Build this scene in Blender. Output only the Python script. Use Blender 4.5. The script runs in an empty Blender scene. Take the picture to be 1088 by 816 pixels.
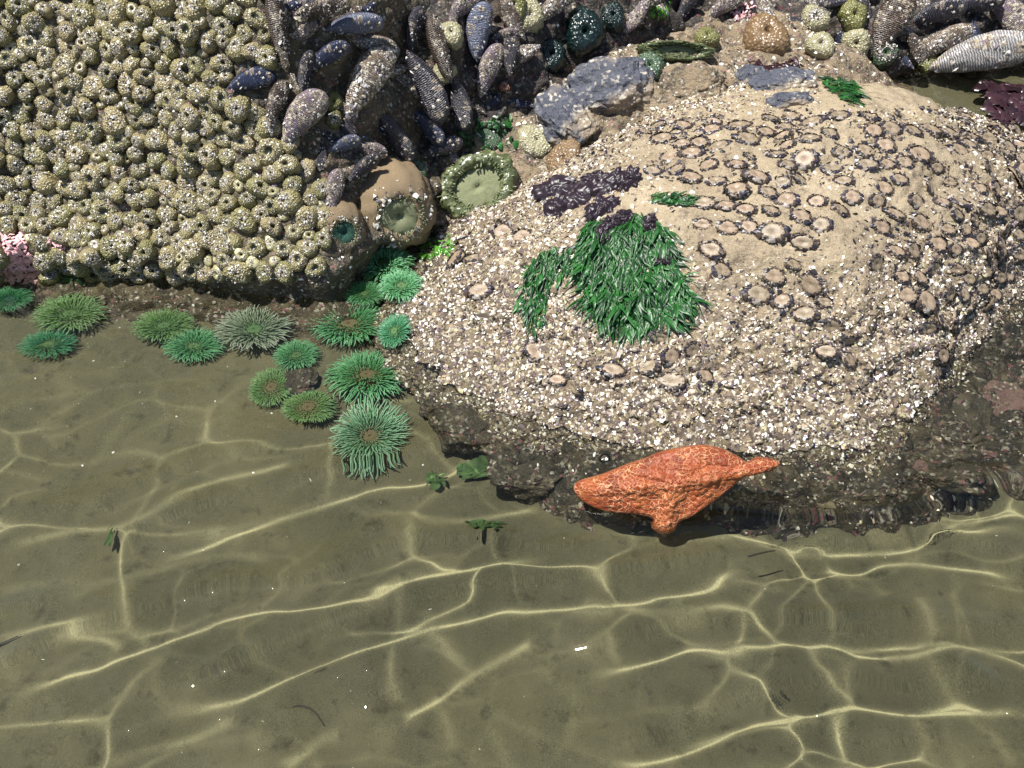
import bpy, math, random
import numpy as np
from mathutils import Vector, Matrix
from mathutils.bvhtree import BVHTree

R = math.radians
rnd = random.Random(11)
nr = np.random.RandomState(7)
sc = bpy.context.scene
UNIT = 10.   # everything below is laid out in metres; the finished scene is stored at 1 unit = 0.1 m
sc.unit_settings.system = 'METRIC'; sc.unit_settings.scale_length = 1 / UNIT
C = sc.collection

# ------------------------------------------------------------------ camera, sky, sun, exposure
CAM = Vector((0, 0, 0.9)); PITCH = R(52); FPX = 544 / math.tan(R(30))
cam = bpy.data.objects.new('camera', bpy.data.cameras.new('camera')); C.objects.link(cam)
cam.location = CAM * UNIT; cam.rotation_euler = (R(90) - PITCH, 0, 0)
cam.data.sensor_width = 36; cam.data.lens = 18 / math.tan(R(30)); cam.data.clip_start = .01; cam.data.clip_end = 200
sc.camera = cam
SUN = Vector((-.33, .0, .944)).normalized()
w = bpy.data.worlds.new('World'); sc.world = w; w.use_nodes = True
sky = w.node_tree.nodes.new('ShaderNodeTexSky'); sky.sky_type = 'NISHITA'; sky.sun_disc = False
sky.sun_elevation = math.asin(SUN.z); sky.sun_rotation = math.atan2(SUN.x, SUN.y)
w.node_tree.links.new(sky.outputs[0], w.node_tree.nodes['Background'].inputs[0])
w.node_tree.nodes['Background'].inputs[1].default_value = .07
sl = bpy.data.lights.new('sun', 'SUN'); sl.energy = 5.0; sl.angle = R(.5); sl.color = (1, .97, .915)
sl.cycles.is_caustics_light = True
so = bpy.data.objects.new('sun', sl); C.objects.link(so); so.rotation_euler = SUN.to_track_quat('Z', 'Y').to_euler()
sc.view_settings.view_transform = 'Standard'; sc.view_settings.look = 'None'
sc.view_settings.exposure = .72; sc.view_settings.gamma = 1
sc.cycles.use_denoising = True; sc.cycles.max_bounces = 8

# ------------------------------------------------------------------ helpers
FWD = Vector((0, math.cos(PITCH), -math.sin(PITCH))); UP = Vector((0, math.sin(PITCH), math.cos(PITCH))); RT = Vector((1, 0, 0))
def ray(px, py): return (FWD + RT * ((px - 544) / FPX) + UP * ((408 - py) / FPX)).normalized()
def proj(P):
    P = np.asarray(P, float); d = P - np.array(CAM)
    z = d @ np.array(FWD); return 544 + FPX * (d @ np.array(RT)) / z, 408 - FPX * (d @ np.array(UP)) / z
def at_z(px, py, z=0.):
    "the point seen at this pixel on the level z (through the flat water when it lies below 0)"
    r = ray(px, py)
    if z >= 0: return CAM + r * ((z - CAM.z) / r.z)
    p = CAM + r * (-CAM.z / r.z); k = 1 / 1.33
    c = -r.z; t = Vector((r.x * k, r.y * k, -math.sqrt(1 - k * k * (1 - c * c))))
    return p + t * (z / t.z)

_perm = nr.permutation(256)
_grad = nr.normal(size=(256, 3)); _grad /= np.linalg.norm(_grad, axis=1)[:, None]
def noise(P):
    P = np.asarray(P, float); i = np.floor(P).astype(int); f = P - i; u = f * f * f * (f * (f * 6 - 15) + 10); out = 0
    for a in (0, 1):
        for b in (0, 1):
            for c in (0, 1):
                h = _perm[(_perm[(_perm[(i[..., 0] + a) & 255] + i[..., 1] + b) & 255] + i[..., 2] + c) & 255]
                g = _grad[h]; d = (g * (f - np.array([a, b, c]))).sum(-1)
                out = out + d * (u[..., 0] if a else 1 - u[..., 0]) * (u[..., 1] if b else 1 - u[..., 1]) * (u[..., 2] if c else 1 - u[..., 2])
    return out
def fbm(P, freq, octv=4, gain=.5):
    P = np.asarray(P, float); s = 0; a = 1
    for k in range(octv):
        s = s + a * noise(P * freq + 17.3 * k); freq *= 2.03; a *= gain
    return s
def lumps(P, freq):
    "cellular lumps: 1 in the middle of a cell, 0 between cells"
    P = np.asarray(P, float) * freq; i = np.floor(P).astype(int); best = np.full(P.shape[:-1], 9.)
    for a in (-1, 0, 1):
        for b in (-1, 0, 1):
            for c in (-1, 0, 1):
                j = i + np.array([a, b, c]); h = _perm[(_perm[(_perm[j[..., 0] & 255] + j[..., 1]) & 255] + j[..., 2]) & 255]
                q = j + .5 + _grad[h] * .42; best = np.minimum(best, ((P - q) ** 2).sum(-1))
    return np.clip(1 - best / .55, 0, 1)
def sstep(a, b, x): t = np.clip((x - a) / (b - a), 0, 1); return t * t * (3 - 2 * t)

def mesh(name, V, F, mats, smooth=True, mi=None):
    me = bpy.data.meshes.new(name); V = np.asarray(V, np.float32)
    if isinstance(F, np.ndarray):
        n, k = F.shape; me.vertices.add(len(V)); me.vertices.foreach_set('co', V.ravel())
        me.loops.add(n * k); me.loops.foreach_set('vertex_index', F.astype(np.int32).ravel())
        me.polygons.add(n); me.polygons.foreach_set('loop_start', np.arange(0, n * k, k, dtype=np.int32))
        me.polygons.foreach_set('loop_total', np.full(n, k, np.int32)); me.update(calc_edges=True)
    else: me.from_pydata(V.tolist(), [], F)
    for m in (mats if isinstance(mats, (list, tuple)) else [mats]): me.materials.append(m)
    me.polygons.foreach_set('use_smooth', np.full(len(me.polygons), smooth))
    if mi is not None: me.polygons.foreach_set('material_index', np.asarray(mi, np.int32))
    me.update(); return me
def link(name, data, parent=None, mat=None):
    o = bpy.data.objects.new(name, data); C.objects.link(o)
    if parent is not None: o.parent = parent
    if mat is not None: o.matrix_local = mat
    if data is not None: o.cycles.is_caustics_receiver = True
    return o
def tag(o, label=None, cat=None, group=None, kind=None):
    for k, v in (('label', label), ('category', cat), ('group', group), ('kind', kind)):
        if v: o[k] = v
    return o
def copy_tree(o, parent=None):
    c = o.copy(); C.objects.link(c)
    if parent is not None: c.parent = parent
    for ch in list(kids.get(o.name, [])): copy_tree(ch, c)
    return c
kids = {}
def part(name, me, parent, mat=None):
    o = link(name, me, parent, mat); kids.setdefault(parent.name, []).append(o); return o
def gridF(n, m, wrap=False):
    i = np.arange(n * m).reshape(m, n)
    if wrap: i = np.concatenate([i, i[:, :1]], 1)
    return np.stack([i[:-1, :-1], i[:-1, 1:], i[1:, 1:], i[1:, :-1]], -1).reshape(-1, 4)
def inpoly(x, y, poly):
    x = np.asarray(x); y = np.asarray(y); r = np.zeros(x.shape, bool); n = len(poly)
    for i in range(n):
        (x1, y1), (x2, y2) = poly[i], poly[(i + 1) % n]
        c = ((y1 > y) != (y2 > y)) & (x < (x2 - x1) * (y - y1) / ((y2 - y1) or 1e-9) + x1); r ^= c
    return r
def basis(n, ax=None):
    "matrix whose z is n and whose x runs along ax"
    n = Vector(n).normalized(); ax = Vector(ax) if ax is not None else Vector((rnd.uniform(-1, 1), rnd.uniform(-1, 1), rnd.uniform(-1, 1)))
    x = (ax - n * ax.dot(n)).normalized(); y = n.cross(x); return Matrix((x, y, n)).transposed().to_4x4()
def imgdir(deg): return RT * math.cos(R(deg)) + UP * math.sin(R(deg))
def place(o, p, M, s): o.matrix_world = Matrix.Translation(p) @ M @ Matrix.Diagonal((*((s, s, s) if isinstance(s, (int, float)) else s), 1))

# ------------------------------------------------------------------ materials
class NT:
    def __init__(s, name, rough=.7, spec=.5):
        s.m = bpy.data.materials.new(name); s.m.use_nodes = True; s.t = s.m.node_tree; s.b = s.t.nodes['Principled BSDF']
        s.b.inputs['Roughness'].default_value = rough; s.b.inputs['Specular IOR Level'].default_value = spec
        s.tc = s.n('TexCoord')
    def n(s, k, **kw):
        x = s.t.nodes.new('ShaderNode' + k)
        for a, v in kw.items(): setattr(x, a, v)
        return x
    def l(s, a, b): s.t.links.new(a, b)
    def noise(s, scale, detail=4, rough=.55, co='Object', dist=0):
        x = s.n('TexNoise'); x.inputs['Scale'].default_value = scale; x.inputs['Detail'].default_value = detail
        x.inputs['Roughness'].default_value = rough; x.inputs['Distortion'].default_value = dist
        s.l(s.tc.outputs[co] if isinstance(co, str) else co, x.inputs['Vector']); return x.outputs['Fac']
    def vor(s, scale, feature='F1', out='Distance', co='Object', rand=1):
        x = s.n('TexVoronoi', feature=feature); x.inputs['Scale'].default_value = scale; x.inputs['Randomness'].default_value = rand
        s.l(s.tc.outputs[co] if isinstance(co, str) else co, x.inputs['Vector']); return x.outputs[out]
    def ramp(s, f, *st, const=False):
        x = s.n('ValToRGB'); e = x.color_ramp.elements
        if const: x.color_ramp.interpolation = 'CONSTANT'
        while len(e) < len(st): e.new(.5)
        for i, (p, c) in enumerate(st): e[i].position = p; e[i].color = (*c, 1) if isinstance(c, tuple) else (c, c, c, 1)
        s.l(f, x.inputs[0]); return x.outputs[0]
    def mix(s, f, a, b, mode='MIX'):
        x = s.n('Mix', data_type='RGBA', blend_type=mode)
        for v, i in ((f, 0), (a, 6), (b, 7)):
            if isinstance(v, (int, float)): x.inputs[i].default_value = v
            elif isinstance(v, tuple): x.inputs[i].default_value = (*v, 1)
            else: s.l(v, x.inputs[i])
        return x.outputs[2]
    def math(s, op, a, b=0):
        x = s.n('Math', operation=op)
        for v, i in ((a, 0), (b, 1)):
            if isinstance(v, (int, float)): x.inputs[i].default_value = v
            else: s.l(v, x.inputs[i])
        return x.outputs[0]
    def objrand(s): return s.n('ObjectInfo').outputs['Random']
    def col(s, c): s.l(c, s.b.inputs['Base Color'])
    def bump(s, h, dist=.001, strength=1):
        x = s.n('Bump'); x.inputs['Distance'].default_value = dist * UNIT; x.inputs['Strength'].default_value = strength
        s.l(h, x.inputs['Height']); s.l(x.outputs[0], s.b.inputs['Normal'])
def flat(name, c, rough=.5, spec=.5, scale=300, var=.35, bumpd=.0004):
    m = NT(name, rough, spec); f = m.noise(scale, 3); d = tuple(x * (1 - var) for x in c); e = tuple(min(.9, x * (1 + var)) for x in c)
    m.col(m.mix(m.objrand(), m.ramp(f, (.3, d), (.7, e)), m.ramp(f, (.3, tuple(x * .8 for x in d)), (.7, c)))); m.bump(f, bumpd); return m.m

def mat_sand():
    m = NT('pool sand', .85, .3)
    big = m.noise(5, 5, .6); a = m.ramp(big, (.3, (.072, .070, .038)), (.55, (.122, .116, .065)), (.75, (.20, .178, .105)))
    gr = m.noise(900, 2, .8); a = m.mix(.45, a, m.ramp(gr, (.3, (.02, .02, .012)), (.7, (.26, .235, .14))))
    pt = m.noise(11, 6, .7); a = m.mix(m.ramp(pt, (.42, 0.), (.62, .45)), a, (.175, .155, .088)); sp = m.vor(95); a = m.mix(m.ramp(sp, (.0, 1.), (.045, 0.)), a, (.5, .46, .36))
    md = m.noise(38, 5, .7); a = m.mix(m.ramp(md, (.56, 0.), (.7, .6)), a, (.038, .036, .02))
    m.col(a); m.bump(m.math('ADD', gr, m.math('MULTIPLY', md, 4)), .0012); return m.m
def mat_boulder():
    m = NT('sandstone boulder', .62, .45)
    n1 = m.noise(14, 6, .65); base = m.ramp(n1, (.3, (.21, .155, .09)), (.5, (.35, .275, .165)), (.7, (.46, .37, .24)))
    gr = m.noise(420, 4, .7); base = m.mix(.35, base, m.ramp(gr, (.35, (.1, .07, .05)), (.65, (.55, .46, .34))))
    sep = m.n('SeparateXYZ'); m.l(m.tc.outputs['Object'], sep.inputs[0])
    # the mottled belt of shell hash, algae and old barnacle scars low on the rock
    z = sep.outputs['Z']; belt = m.math('SUBTRACT', 1, m.ramp(m.math('ADD', m.math('MULTIPLY', z, 5), m.math('MULTIPLY', m.noise(9, 4), .5)), (.45, 0.), (1.05, 1.)))
    vc = m.vor(210, out='Color'); s2 = m.n('SeparateColor'); m.l(vc, s2.inputs[0])
    hashc = m.ramp(s2.outputs[0], (0, (.035, .02, .025)), (.26, (.12, .085, .06)), (.5, (.25, .19, .12)), (.7, (.15, .12, .05)), (.8, (.42, .36, .27)), (.93, (.62, .57, .5)), const=True)
    base = m.mix(m.math('MULTIPLY', belt, .75), base, hashc)
    n3 = m.noise(70, 5, .7); base = m.mix(m.ramp(n3, (.55, 0.), (.68, .75)), base, (.075, .05, .045))
    wet = m.ramp(z, (0, 1.), (.03, 0.)); base = m.mix(m.math('MULTIPLY', wet, .4), base, (.05, .042, .022))
    m.col(base); m.l(m.ramp(z, (0., .25), (.05, .62)), m.b.inputs['Roughness'])
    m.bump(m.math('ADD', m.math('ADD', gr, m.math('MULTIPLY', m.math('MULTIPLY', s2.outputs[1], belt), 1.6)), n3), .0022); return m.m
def mat_rock(name, cols, hashamt=.3, rough=.55):
    m = NT(name, rough, .5); n1 = m.noise(22, 7, .7)
    base = m.ramp(n1, (.3, cols[0]), (.5, cols[1]), (.7, cols[2]))
    vc = m.vor(260, out='Color'); s2 = m.n('SeparateColor'); m.l(vc, s2.inputs[0])
    hc = m.ramp(s2.outputs[0], (0, (.02, .015, .018)), (.35, (.09, .07, .05)), (.6, (.2, .17, .11)), (.82, (.3, .1, .12)), (.87, (.5, .46, .38)), const=True)
    base = m.mix(m.ramp(m.noise(60, 4), (.42, 0.), (.6, hashamt)), base, hc); m.col(base)
    m.bump(m.math('ADD', s2.outputs[1], m.math('MULTIPLY', m.noise(350, 4), 2)), .0018); return m.m
M_SAND = mat_sand(); M_BOULDER = mat_boulder()
M_WALL = mat_rock('shade-darkened crevice rock', ((.008, .007, .007), (.026, .02, .018), (.075, .055, .04)), .5)  # tones lowered so deep crevice shadow is part of the rock colour
M_LROCK = mat_rock('rock between anemones', ((.03, .026, .015), (.09, .07, .04), (.2, .16, .09)), .7)
M_SHELF = mat_rock('tan shelf rock', ((.09, .07, .04), (.24, .18, .11), (.36, .28, .18)), .8)
def mat_slate():
    m = NT('blue grey slate', .55, .4); n = m.noise(40, 6, .65)
    a = m.ramp(n, (.3, (.04, .045, .06)), (.6, (.085, .09, .115)), (.8, (.2, .19, .18)))
    a = m.mix(m.ramp(m.noise(11, 4), (.5, 0.), (.6, .85)), a, (.32, .25, .17)); v_ = m.vor(240, out='Color'); s_ = m.n('SeparateColor'); m.l(v_, s_.inputs[0]); a = m.mix(m.math('MULTIPLY', m.ramp(s_.outputs[0], (.8, 0.), (.82, 1.)), m.ramp(m.noise(30, 3), (.45, .1), (.6, .9))), a, (.5, .45, .36)); m.col(a); m.bump(m.math('ADD', n, m.noise(160, 4)), .004); return m.m
M_SLATE = mat_slate()
def mat_column():
    m = NT('olive anemone column', .32, .6)
    v = m.vor(5.2, co='Object'); r = m.objrand()
    c1 = m.mix(r, (.16, .15, .05), (.28, .23, .11)); c2 = m.mix(r, (.45, .44, .22), (.59, .50, .31))
    a = m.mix(m.ramp(v, (.15, 1.), (.5, 0.)), c1, c2); a = m.mix(m.ramp(m.noise(2.2, 3), (.5, 0.), (.7, .6)), a, (.2, .15, .09))
    m.col(a); m.bump(m.ramp(v, (0, 1.), (.6, 0.)), .0022); m.b.inputs['Subsurface Weight'].default_value = .0; return m.m
M_COL = mat_column()
M_PIT = flat('dark wet mouth pit', (.045, .05, .035), .3, scale=5)
M_GRIT = None
def mat_grit(name, cols, rough=.4):
    m = NT(name, rough, .5); g = m.n('NewGeometry'); st = tuple(((i / len(cols)), c) for i, c in enumerate(cols))
    m.col(m.ramp(g.outputs['Random Per Island'], *st, const=True)); return m.m
M_GRIT = mat_grit('pale shell grit', [(.58, .55, .5), (.3, .27, .22), (.75, .73, .7), (.08, .07, .07), (.42, .36, .28), (.16, .13, .15)])
M_CHIP = mat_grit('broken shell hash', [(.72, .68, .60), (.46, .40, .30), (.84, .82, .77), (.2, .14, .1), (.52, .45, .34), (.16, .11, .13), (.36, .33, .18), (.04, .03, .035), (.74, .68, .56), (.38, .28, .18), (.07, .05, .045)])
M_DARKCHIP = mat_grit('dark mussel shell bits', [(.025, .02, .02), (.06, .042, .032), (.018, .016, .026), (.10, .075, .055), (.035, .028, .04), (.30, .26, .22)])

# ------------------------------------------------------------------ sand floor of the pool, and land far around
def sandz(X, Y):
    P = np.stack([X, Y, 0 * X], -1)
    z = -.072 + .027 * sstep(.4, .86, Y - .10 * np.clip(X, 0, 1))
    z = z + fbm(P, 5, 3) * .010  + fbm(P, 40, 2) * .0016
    return z
X, Y = np.meshgrid(np.linspace(-1.3, 1.5, 560), np.linspace(-.3, 2.2, 500))
fl = tag(link('sand_floor', mesh('sand_floor', np.stack([X, Y, sandz(X, Y)], -1).reshape(-1, 3), gridF(560, 500), M_SAND)), kind='structure')
M_BEACH = flat('wet beach sand', (.2, .17, .11), .7, scale=20)
g = 60.
V = [(-g, -g, -.2), (g, -g, -.2), (g, g, -.2), (-g, g, -.2)]
tag(link('beach_ground', mesh('beach_ground', V, [(0, 1, 2, 3)], M_BEACH)), kind='structure')

# ------------------------------------------------------------------ rock walls: a sheet swept up the slope
def wall(name, xs, prof, disp, mat, n, m, smin=-.14, smax=.75, axis=None):
    "prof(x,s)->(y,z) along the slope; disp(P,x,s)->push along the outward normal"
    U, S = np.meshgrid(np.linspace(*xs, n), np.linspace(smin, smax, m)); Yv, Zv = prof(U, S); P = np.stack([U, Yv, Zv], -1)
    du = np.gradient(P, axis=1); ds = np.gradient(P, axis=0); N = np.cross(du, ds); N /= np.linalg.norm(N, axis=-1)[..., None] + 1e-12
    N = np.where(N[..., 1:2] > 0, -N, N) if False else N
    P = P + N * disp(P, U, S)[..., None]; me = mesh(name, P.reshape(-1, 3), gridF(n, m), mat); return link(name, me), P

def prof_left(x, s):
    yb = .878 + .03 * np.sin(x * 9 + 1) + .17 * sstep(-.27, -.10, x)
    zz = np.where(s < 0, s * .95, s * .80); zz = np.where(s < 0, s * .85, zz); yy = yb + np.where(s < 0, s * .75, 0) + np.where(s > 0, s * .60 + .02 * sstep(.0, .05, s) * 0, 0)
    return yy, zz
def disp_left(P, x, s):
    return .03 * fbm(P, 6, 3) + .012 * fbm(P, 22, 3) + .006 * lumps(P, 42) + .02 * np.exp(-((s - .04) / .04) ** 2) - .015 * np.exp(-((s + .0) / .02) ** 2)
left_rock, _ = wall('anemone_rock', (-1.2, -.12), prof_left, disp_left, M_LROCK, 620, 380)
tag(left_rock, 'steep rock face crowded with closed olive anemones, upper left', 'rock')

def prof_back(x, s):
    yb = .99 + .39 * sstep(-.25, .45, x) + .06 * sstep(.5, .9, x)
    zz = np.where(s < 0, s * .95, s * .74); yy = yb + np.where(s < 0, -s * .2, s * .62); return yy, zz
def disp_back(P, x, s):
    return .05 * fbm(P, 5, 3) + .022 * fbm(P, 17, 3) + .010 * lumps(P, 26) + .004 * lumps(P, 60)
back_rock, _ = wall('mussel_ledge', (-.5, 1.5), prof_back, disp_back, M_WALL, 800, 420, smax=.9)
tag(back_rock, 'shadow-darkened creviced rock ledge covered in mussels behind the boulder', 'rock')

# shelf between the walls and the boulder
X, Y = np.meshgrid(np.linspace(-.30, .95, 620), np.linspace(.84, 1.75, 420)); P = np.stack([X, Y, 0 * X], -1)
Zs = -.07 + .15 * sstep(.89, 1.2, Y - .1 * np.clip(X, -1, .3)) + .03 * fbm(P, 7, 3) + .012 * fbm(P, 25, 3) + .008 * lumps(P, 30)
Zs = Zs + .03 * np.exp(-((X - .22) / .16) ** 2 - ((Y - 1.22) / .12) ** 2)
Zs = Zs - .15 * sstep(.50, .72, X + .2 * noise(P * 5)) * sstep(1.1, 1.2, Y) - .14 * sstep(-.22, -.30, X)
shelf = tag(link('rock_shelf', mesh('rock_shelf', np.stack([X, Y, Zs], -1).reshape(-1, 3), gridF(620, 420), M_SHELF)), 'low tan rock shelf strewn with grit between the boulder and mussel wall', 'rock')

# the round boulder
n = 900
u, v = np.meshgrid(np.linspace(-1, 1, n), np.linspace(-1, 1, n))
r_ = np.maximum(abs(u), abs(v)); th = np.where(abs(u) > abs(v), (np.pi / 4) * v / np.where(u == 0, 1, u), np.pi / 2 - (np.pi / 4) * u / np.where(v == 0, 1, v))
dx = r_ * np.cos(th) * np.where(abs(u) > abs(v), np.sign(u), np.sign(v)); dy = r_ * np.sin(th) * np.where(abs(u) > abs(v), np.sign(u), np.sign(v))
ang = r_ * R(138); ph = np.arctan2(dy, dx)
D = np.stack([np.sin(ang) * np.cos(ph), np.sin(ang) * np.sin(ph), np.cos(ang)], -1)
BC = np.array([.398, .975, -.01]); P = D * np.array([.43, .272, .180])
zw = P[..., 2] + BC[2]
fl_ = 1 + .27 * sstep(.11, -.03, zw) * (1 + .35 * noise(P * 8)) + 2.4 * np.clip(.02 - zw, 0, .2)
P[..., 0] *= fl_ ; P[..., 1] *= np.where(P[..., 1] < 0, fl_, 1)
P = P + D * (.022 * fbm(P + 3, 5, 3) + .010 * fbm(P, 19, 3))[..., None]
low = sstep(.16, .03, zw); P = P + D * ((.005 * lumps(P, 50) + .008 * fbm(P, 60, 2)) * (.25 + low) + .014 * low * lumps(P, 17) * sstep(.03, -.03, zw))[..., None]
_c, _s = math.cos(R(17)), math.sin(R(17)); P = np.stack([P[..., 0] * _c - P[..., 1] * _s, P[..., 0] * _s + P[..., 1] * _c, P[..., 2]], -1)
P[..., 1] = np.where(P[..., 1] < .12, .12 + (P[..., 1] - .12) * (1 - .42 * sstep(.02, .42, P[..., 0])), P[..., 1])
P = P + BC
boulder = tag(link('boulder', mesh('boulder', P.reshape(-1, 3), gridF(n, n), M_BOULDER)), 'big rounded tan boulder crusted with shell bits, rising from the pool', 'boulder')

# drowned rubble ledge round the foot of the boulder
FR = [(450, 400), (500, 484), (560, 524), (640, 540), (700, 552), (820, 556), (940, 548), (1010, 524), (1100, 505), (1250, 470), (1500, 420)]
FW = [at_z(x, y + 8, -.06) for x, y in FR]; X, Y = np.meshgrid(np.linspace(FW[0].x, FW[-1].x, 620), np.linspace(.45, 1.02, 380)); P = np.stack([X, Y, 0 * X], -1)
Yf = np.interp(X, [p.x for p in FW], [p.y for p in FW]) + .02 * noise(P * 14)
Zl = -.13 + .098 * sstep(-.07, .055, Y - Yf) * (1 - .9 * sstep(.86, 1.1, X)) + .026 * fbm(P, 13, 3) + .018 * lumps(P, 24) + .012 * lumps(P, 50) + .006 * fbm(P, 70, 2)
Zl = np.maximum(Zl, -.12 + .112 * np.exp(-(((X - .175) / .16) ** 4 + ((Y - .60) / .085) ** 4)) + .015 * fbm(P, 18, 3) + .006 * lumps(P, 50))
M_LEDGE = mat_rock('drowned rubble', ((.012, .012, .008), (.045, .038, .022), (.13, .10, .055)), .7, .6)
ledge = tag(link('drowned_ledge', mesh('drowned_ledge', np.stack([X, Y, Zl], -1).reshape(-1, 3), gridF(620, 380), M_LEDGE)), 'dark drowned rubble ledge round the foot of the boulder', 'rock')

def arr(o):
    me = o.data; V = np.empty(len(me.vertices) * 3, np.float32); me.vertices.foreach_get('co', V); V = V.reshape(-1, 3)
    F = np.empty(len(me.polygons) * 4, np.int32); me.polygons.foreach_get('vertices', F); return V, F.reshape(-1, 4)
BV = {}
for o in (left_rock, back_rock, shelf, boulder, ledge, fl):
    V, F = arr(o); BV[o.name] = BVHTree.FromPolygons(V.tolist(), F.tolist())
def hit(px, py, names=None, water=False):
    best = None; r = ray(px, py); o = CAM
    for k in (names or BV):
        h = BV[k].ray_cast(o, r)
        if h[0] is not None and (best is None or h[3] < best[3]): best = h
    if best is None: return at_z(px, py, 0), Vector((0, 0, 1))
    nn = best[1]; nn = -nn if nn.dot(r) > 0 else nn
    return best[0], nn
def sample(o, count, dens):
    "area-weighted points on a mesh kept by dens(px,py,P)"
    V, F = arr(o); A, B, Cc = V[F[:, 0]], V[F[:, 1]], V[F[:, 2]]; N = np.cross(B - A, V[F[:, 3]] - A); ar = np.linalg.norm(N, axis=1)
    N = N / (ar[:, None] + 1e-12)
    cdf = np.cumsum(ar); idx = np.minimum(np.searchsorted(cdf, nr.rand(count) * cdf[-1]), len(F) - 1)
    q = nr.rand(count, 1); t = nr.rand(count, 1); P = A[idx] * (1 - q) * (1 - t) + B[idx] * q * (1 - t) + Cc[idx] * q * t + V[F[idx, 3]] * (1 - q) * t
    N = N[idx]; px, py = proj(P); k = nr.rand(count) < dens(px, py, P); P, N, px, py = P[k], N[k], px[k], py[k]
    c = (np.array(CAM) - P); flip = (N * c).sum(1) < 0; 
    return P, N, px, py

def flakes(P, N, size, tilt=.6, sides=5, thick=.18, lift=.2):
    "irregular flat chips, each a small closed lens"
    V = []; F = []; m = len(P); N = N / (np.linalg.norm(N, axis=1)[:, None] + 1e-9); N = N + nr.normal(size=(m, 3)) * tilt; N /= np.linalg.norm(N, axis=1)[:, None]
    a = np.cross(N, nr.normal(size=(m, 3))); a /= np.linalg.norm(a, axis=1)[:, None]; b = np.cross(N, a)
    s = size * np.exp(np.clip(nr.normal(size=m), -2, 1.7) * .45); asp = nr.uniform(.4, 1, m); allv = []
    for k in range(sides):
        t = 2 * np.pi * (k + nr.uniform(-.3, .3, m)) / sides; rr = s * nr.uniform(.65, 1.1, m)
        allv.append(P + a * (rr * np.cos(t))[:, None] + b * (rr * asp * np.sin(t))[:, None] + N * (s * lift)[:, None])
    allv.append(P + N * (s * (thick + lift))[:, None]); 
    V = np.stack(allv, 1).reshape(-1, 3); base = np.arange(m) * (sides + 1)
    F = np.concatenate([np.stack([base + k, base + (k + 1) % sides, base + sides], 1) for k in range(sides)])
    return V, F

# ------------------------------------------------------------------ shell hash (nobody could count it)
def on_boulder(px, py, P):
    z = P[:, 2]; d = .05 + 1.2 * sstep(.15, .075, z + .02 * noise(P * 12)) + .5 * sstep(620, 480, px)
    d = d + .5 * sstep(150, 120, py) * (px > 650) * .5
    d = d * (.5 + 1.2 * np.clip(noise(P * 22) + .45, 0, 1)); d = d * sstep(-.055, .0, z)
    bare = sstep(850, 890, px) * sstep(130, 105, py); return np.clip(d * (1 - bare), 0, 1)
P, N, px, py = sample(boulder, 135000, on_boulder); V, F = flakes(P, N, .0020, .75)
tag(link('shell_fragments', mesh('shell_fragments', V, F, M_CHIP, False)), 'white and brown shell fragments scattered over the boulder', 'shell fragments', kind='stuff')
def crest(x, y, P):
    b = sstep(108, 125, y) * sstep(215, 165, y) * sstep(600, 680, x) + .75 * sstep(800, 960, x) * sstep(190, 260, y) + .30 * sstep(300, 340, y); return np.clip(b * np.clip(.2 + 2.2 * noise(P * np.array([14, 30, 20])), 0, 1) * (P[:, 2] > -.02), 0, 1)
P, N, px, py = sample(boulder, 60000, crest); V, F = flakes(P, N, .0026, .5)
tag(link('dark_shell_fragments', mesh('dark_shell_fragments', V, F, M_DARKCHIP, False)), 'dark broken mussel shell over the crest and right flank of the boulder', 'shell fragments', kind='stuff')
P, N, px, py = sample(shelf, 26000, lambda x, y, P: np.clip(.5 + 1.2 * noise(P * 16), .05, 1) * (P[:, 2] > -.01)); V, F = flakes(P, N, .0026)
tag(link('shell_grit', mesh('shell_grit', V, F, M_CHIP, False)), 'pale grit and shell bits over the tan rock shelf', 'shell grit', kind='stuff')
P, N, px, py = sample(back_rock, 26000, lambda x, y, P: np.clip(.15 + 1.3 * noise(P * 14), .0, 1) * (P[:, 2] > -.01)); V, F = flakes(P, N, .0024)
tag(link('wall_grit', mesh('wall_grit', V, F, M_GRIT, False)), 'shell grit stuck in the cracks of the mussel ledge', 'shell grit', kind='stuff')
P, N, px, py = sample(left_rock, 22000, lambda x, y, P: np.clip(.3 + .8 * noise(P * 14), .0, 1) * (P[:, 2] > -.03)); V, F = flakes(P, N, .002)
tag(link('rock_face_grit', mesh('rock_face_grit', V, F, M_GRIT, False)), 'white grit packed between the closed anemones', 'shell grit', kind='stuff')
P, N, px, py = sample(ledge, 15000, lambda x, y, P: np.clip(.25 + 1.6 * noise(P * 18), .04, 1) * (P[:, 2] > -.07)); V, F = flakes(P, N, .0022, .7)
tag(link('drowned_shell_bits', mesh('drowned_shell_bits', V, F, M_CHIP, False)), 'shell bits lying on the drowned ledge', 'shell bits', kind='stuff')
P, N, px, py = sample(fl, 9000, lambda x, y, P: np.where(y < 520, .5, .13) * (P[:, 1] > .2)); V, F = flakes(P, N, .0011, .2)
tag(link('sand_shell_bits', mesh('sand_shell_bits', V, F, M_GRIT, False)), 'tiny white shell bits sprinkled on the pool sand', 'shell bits', kind='stuff')

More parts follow.
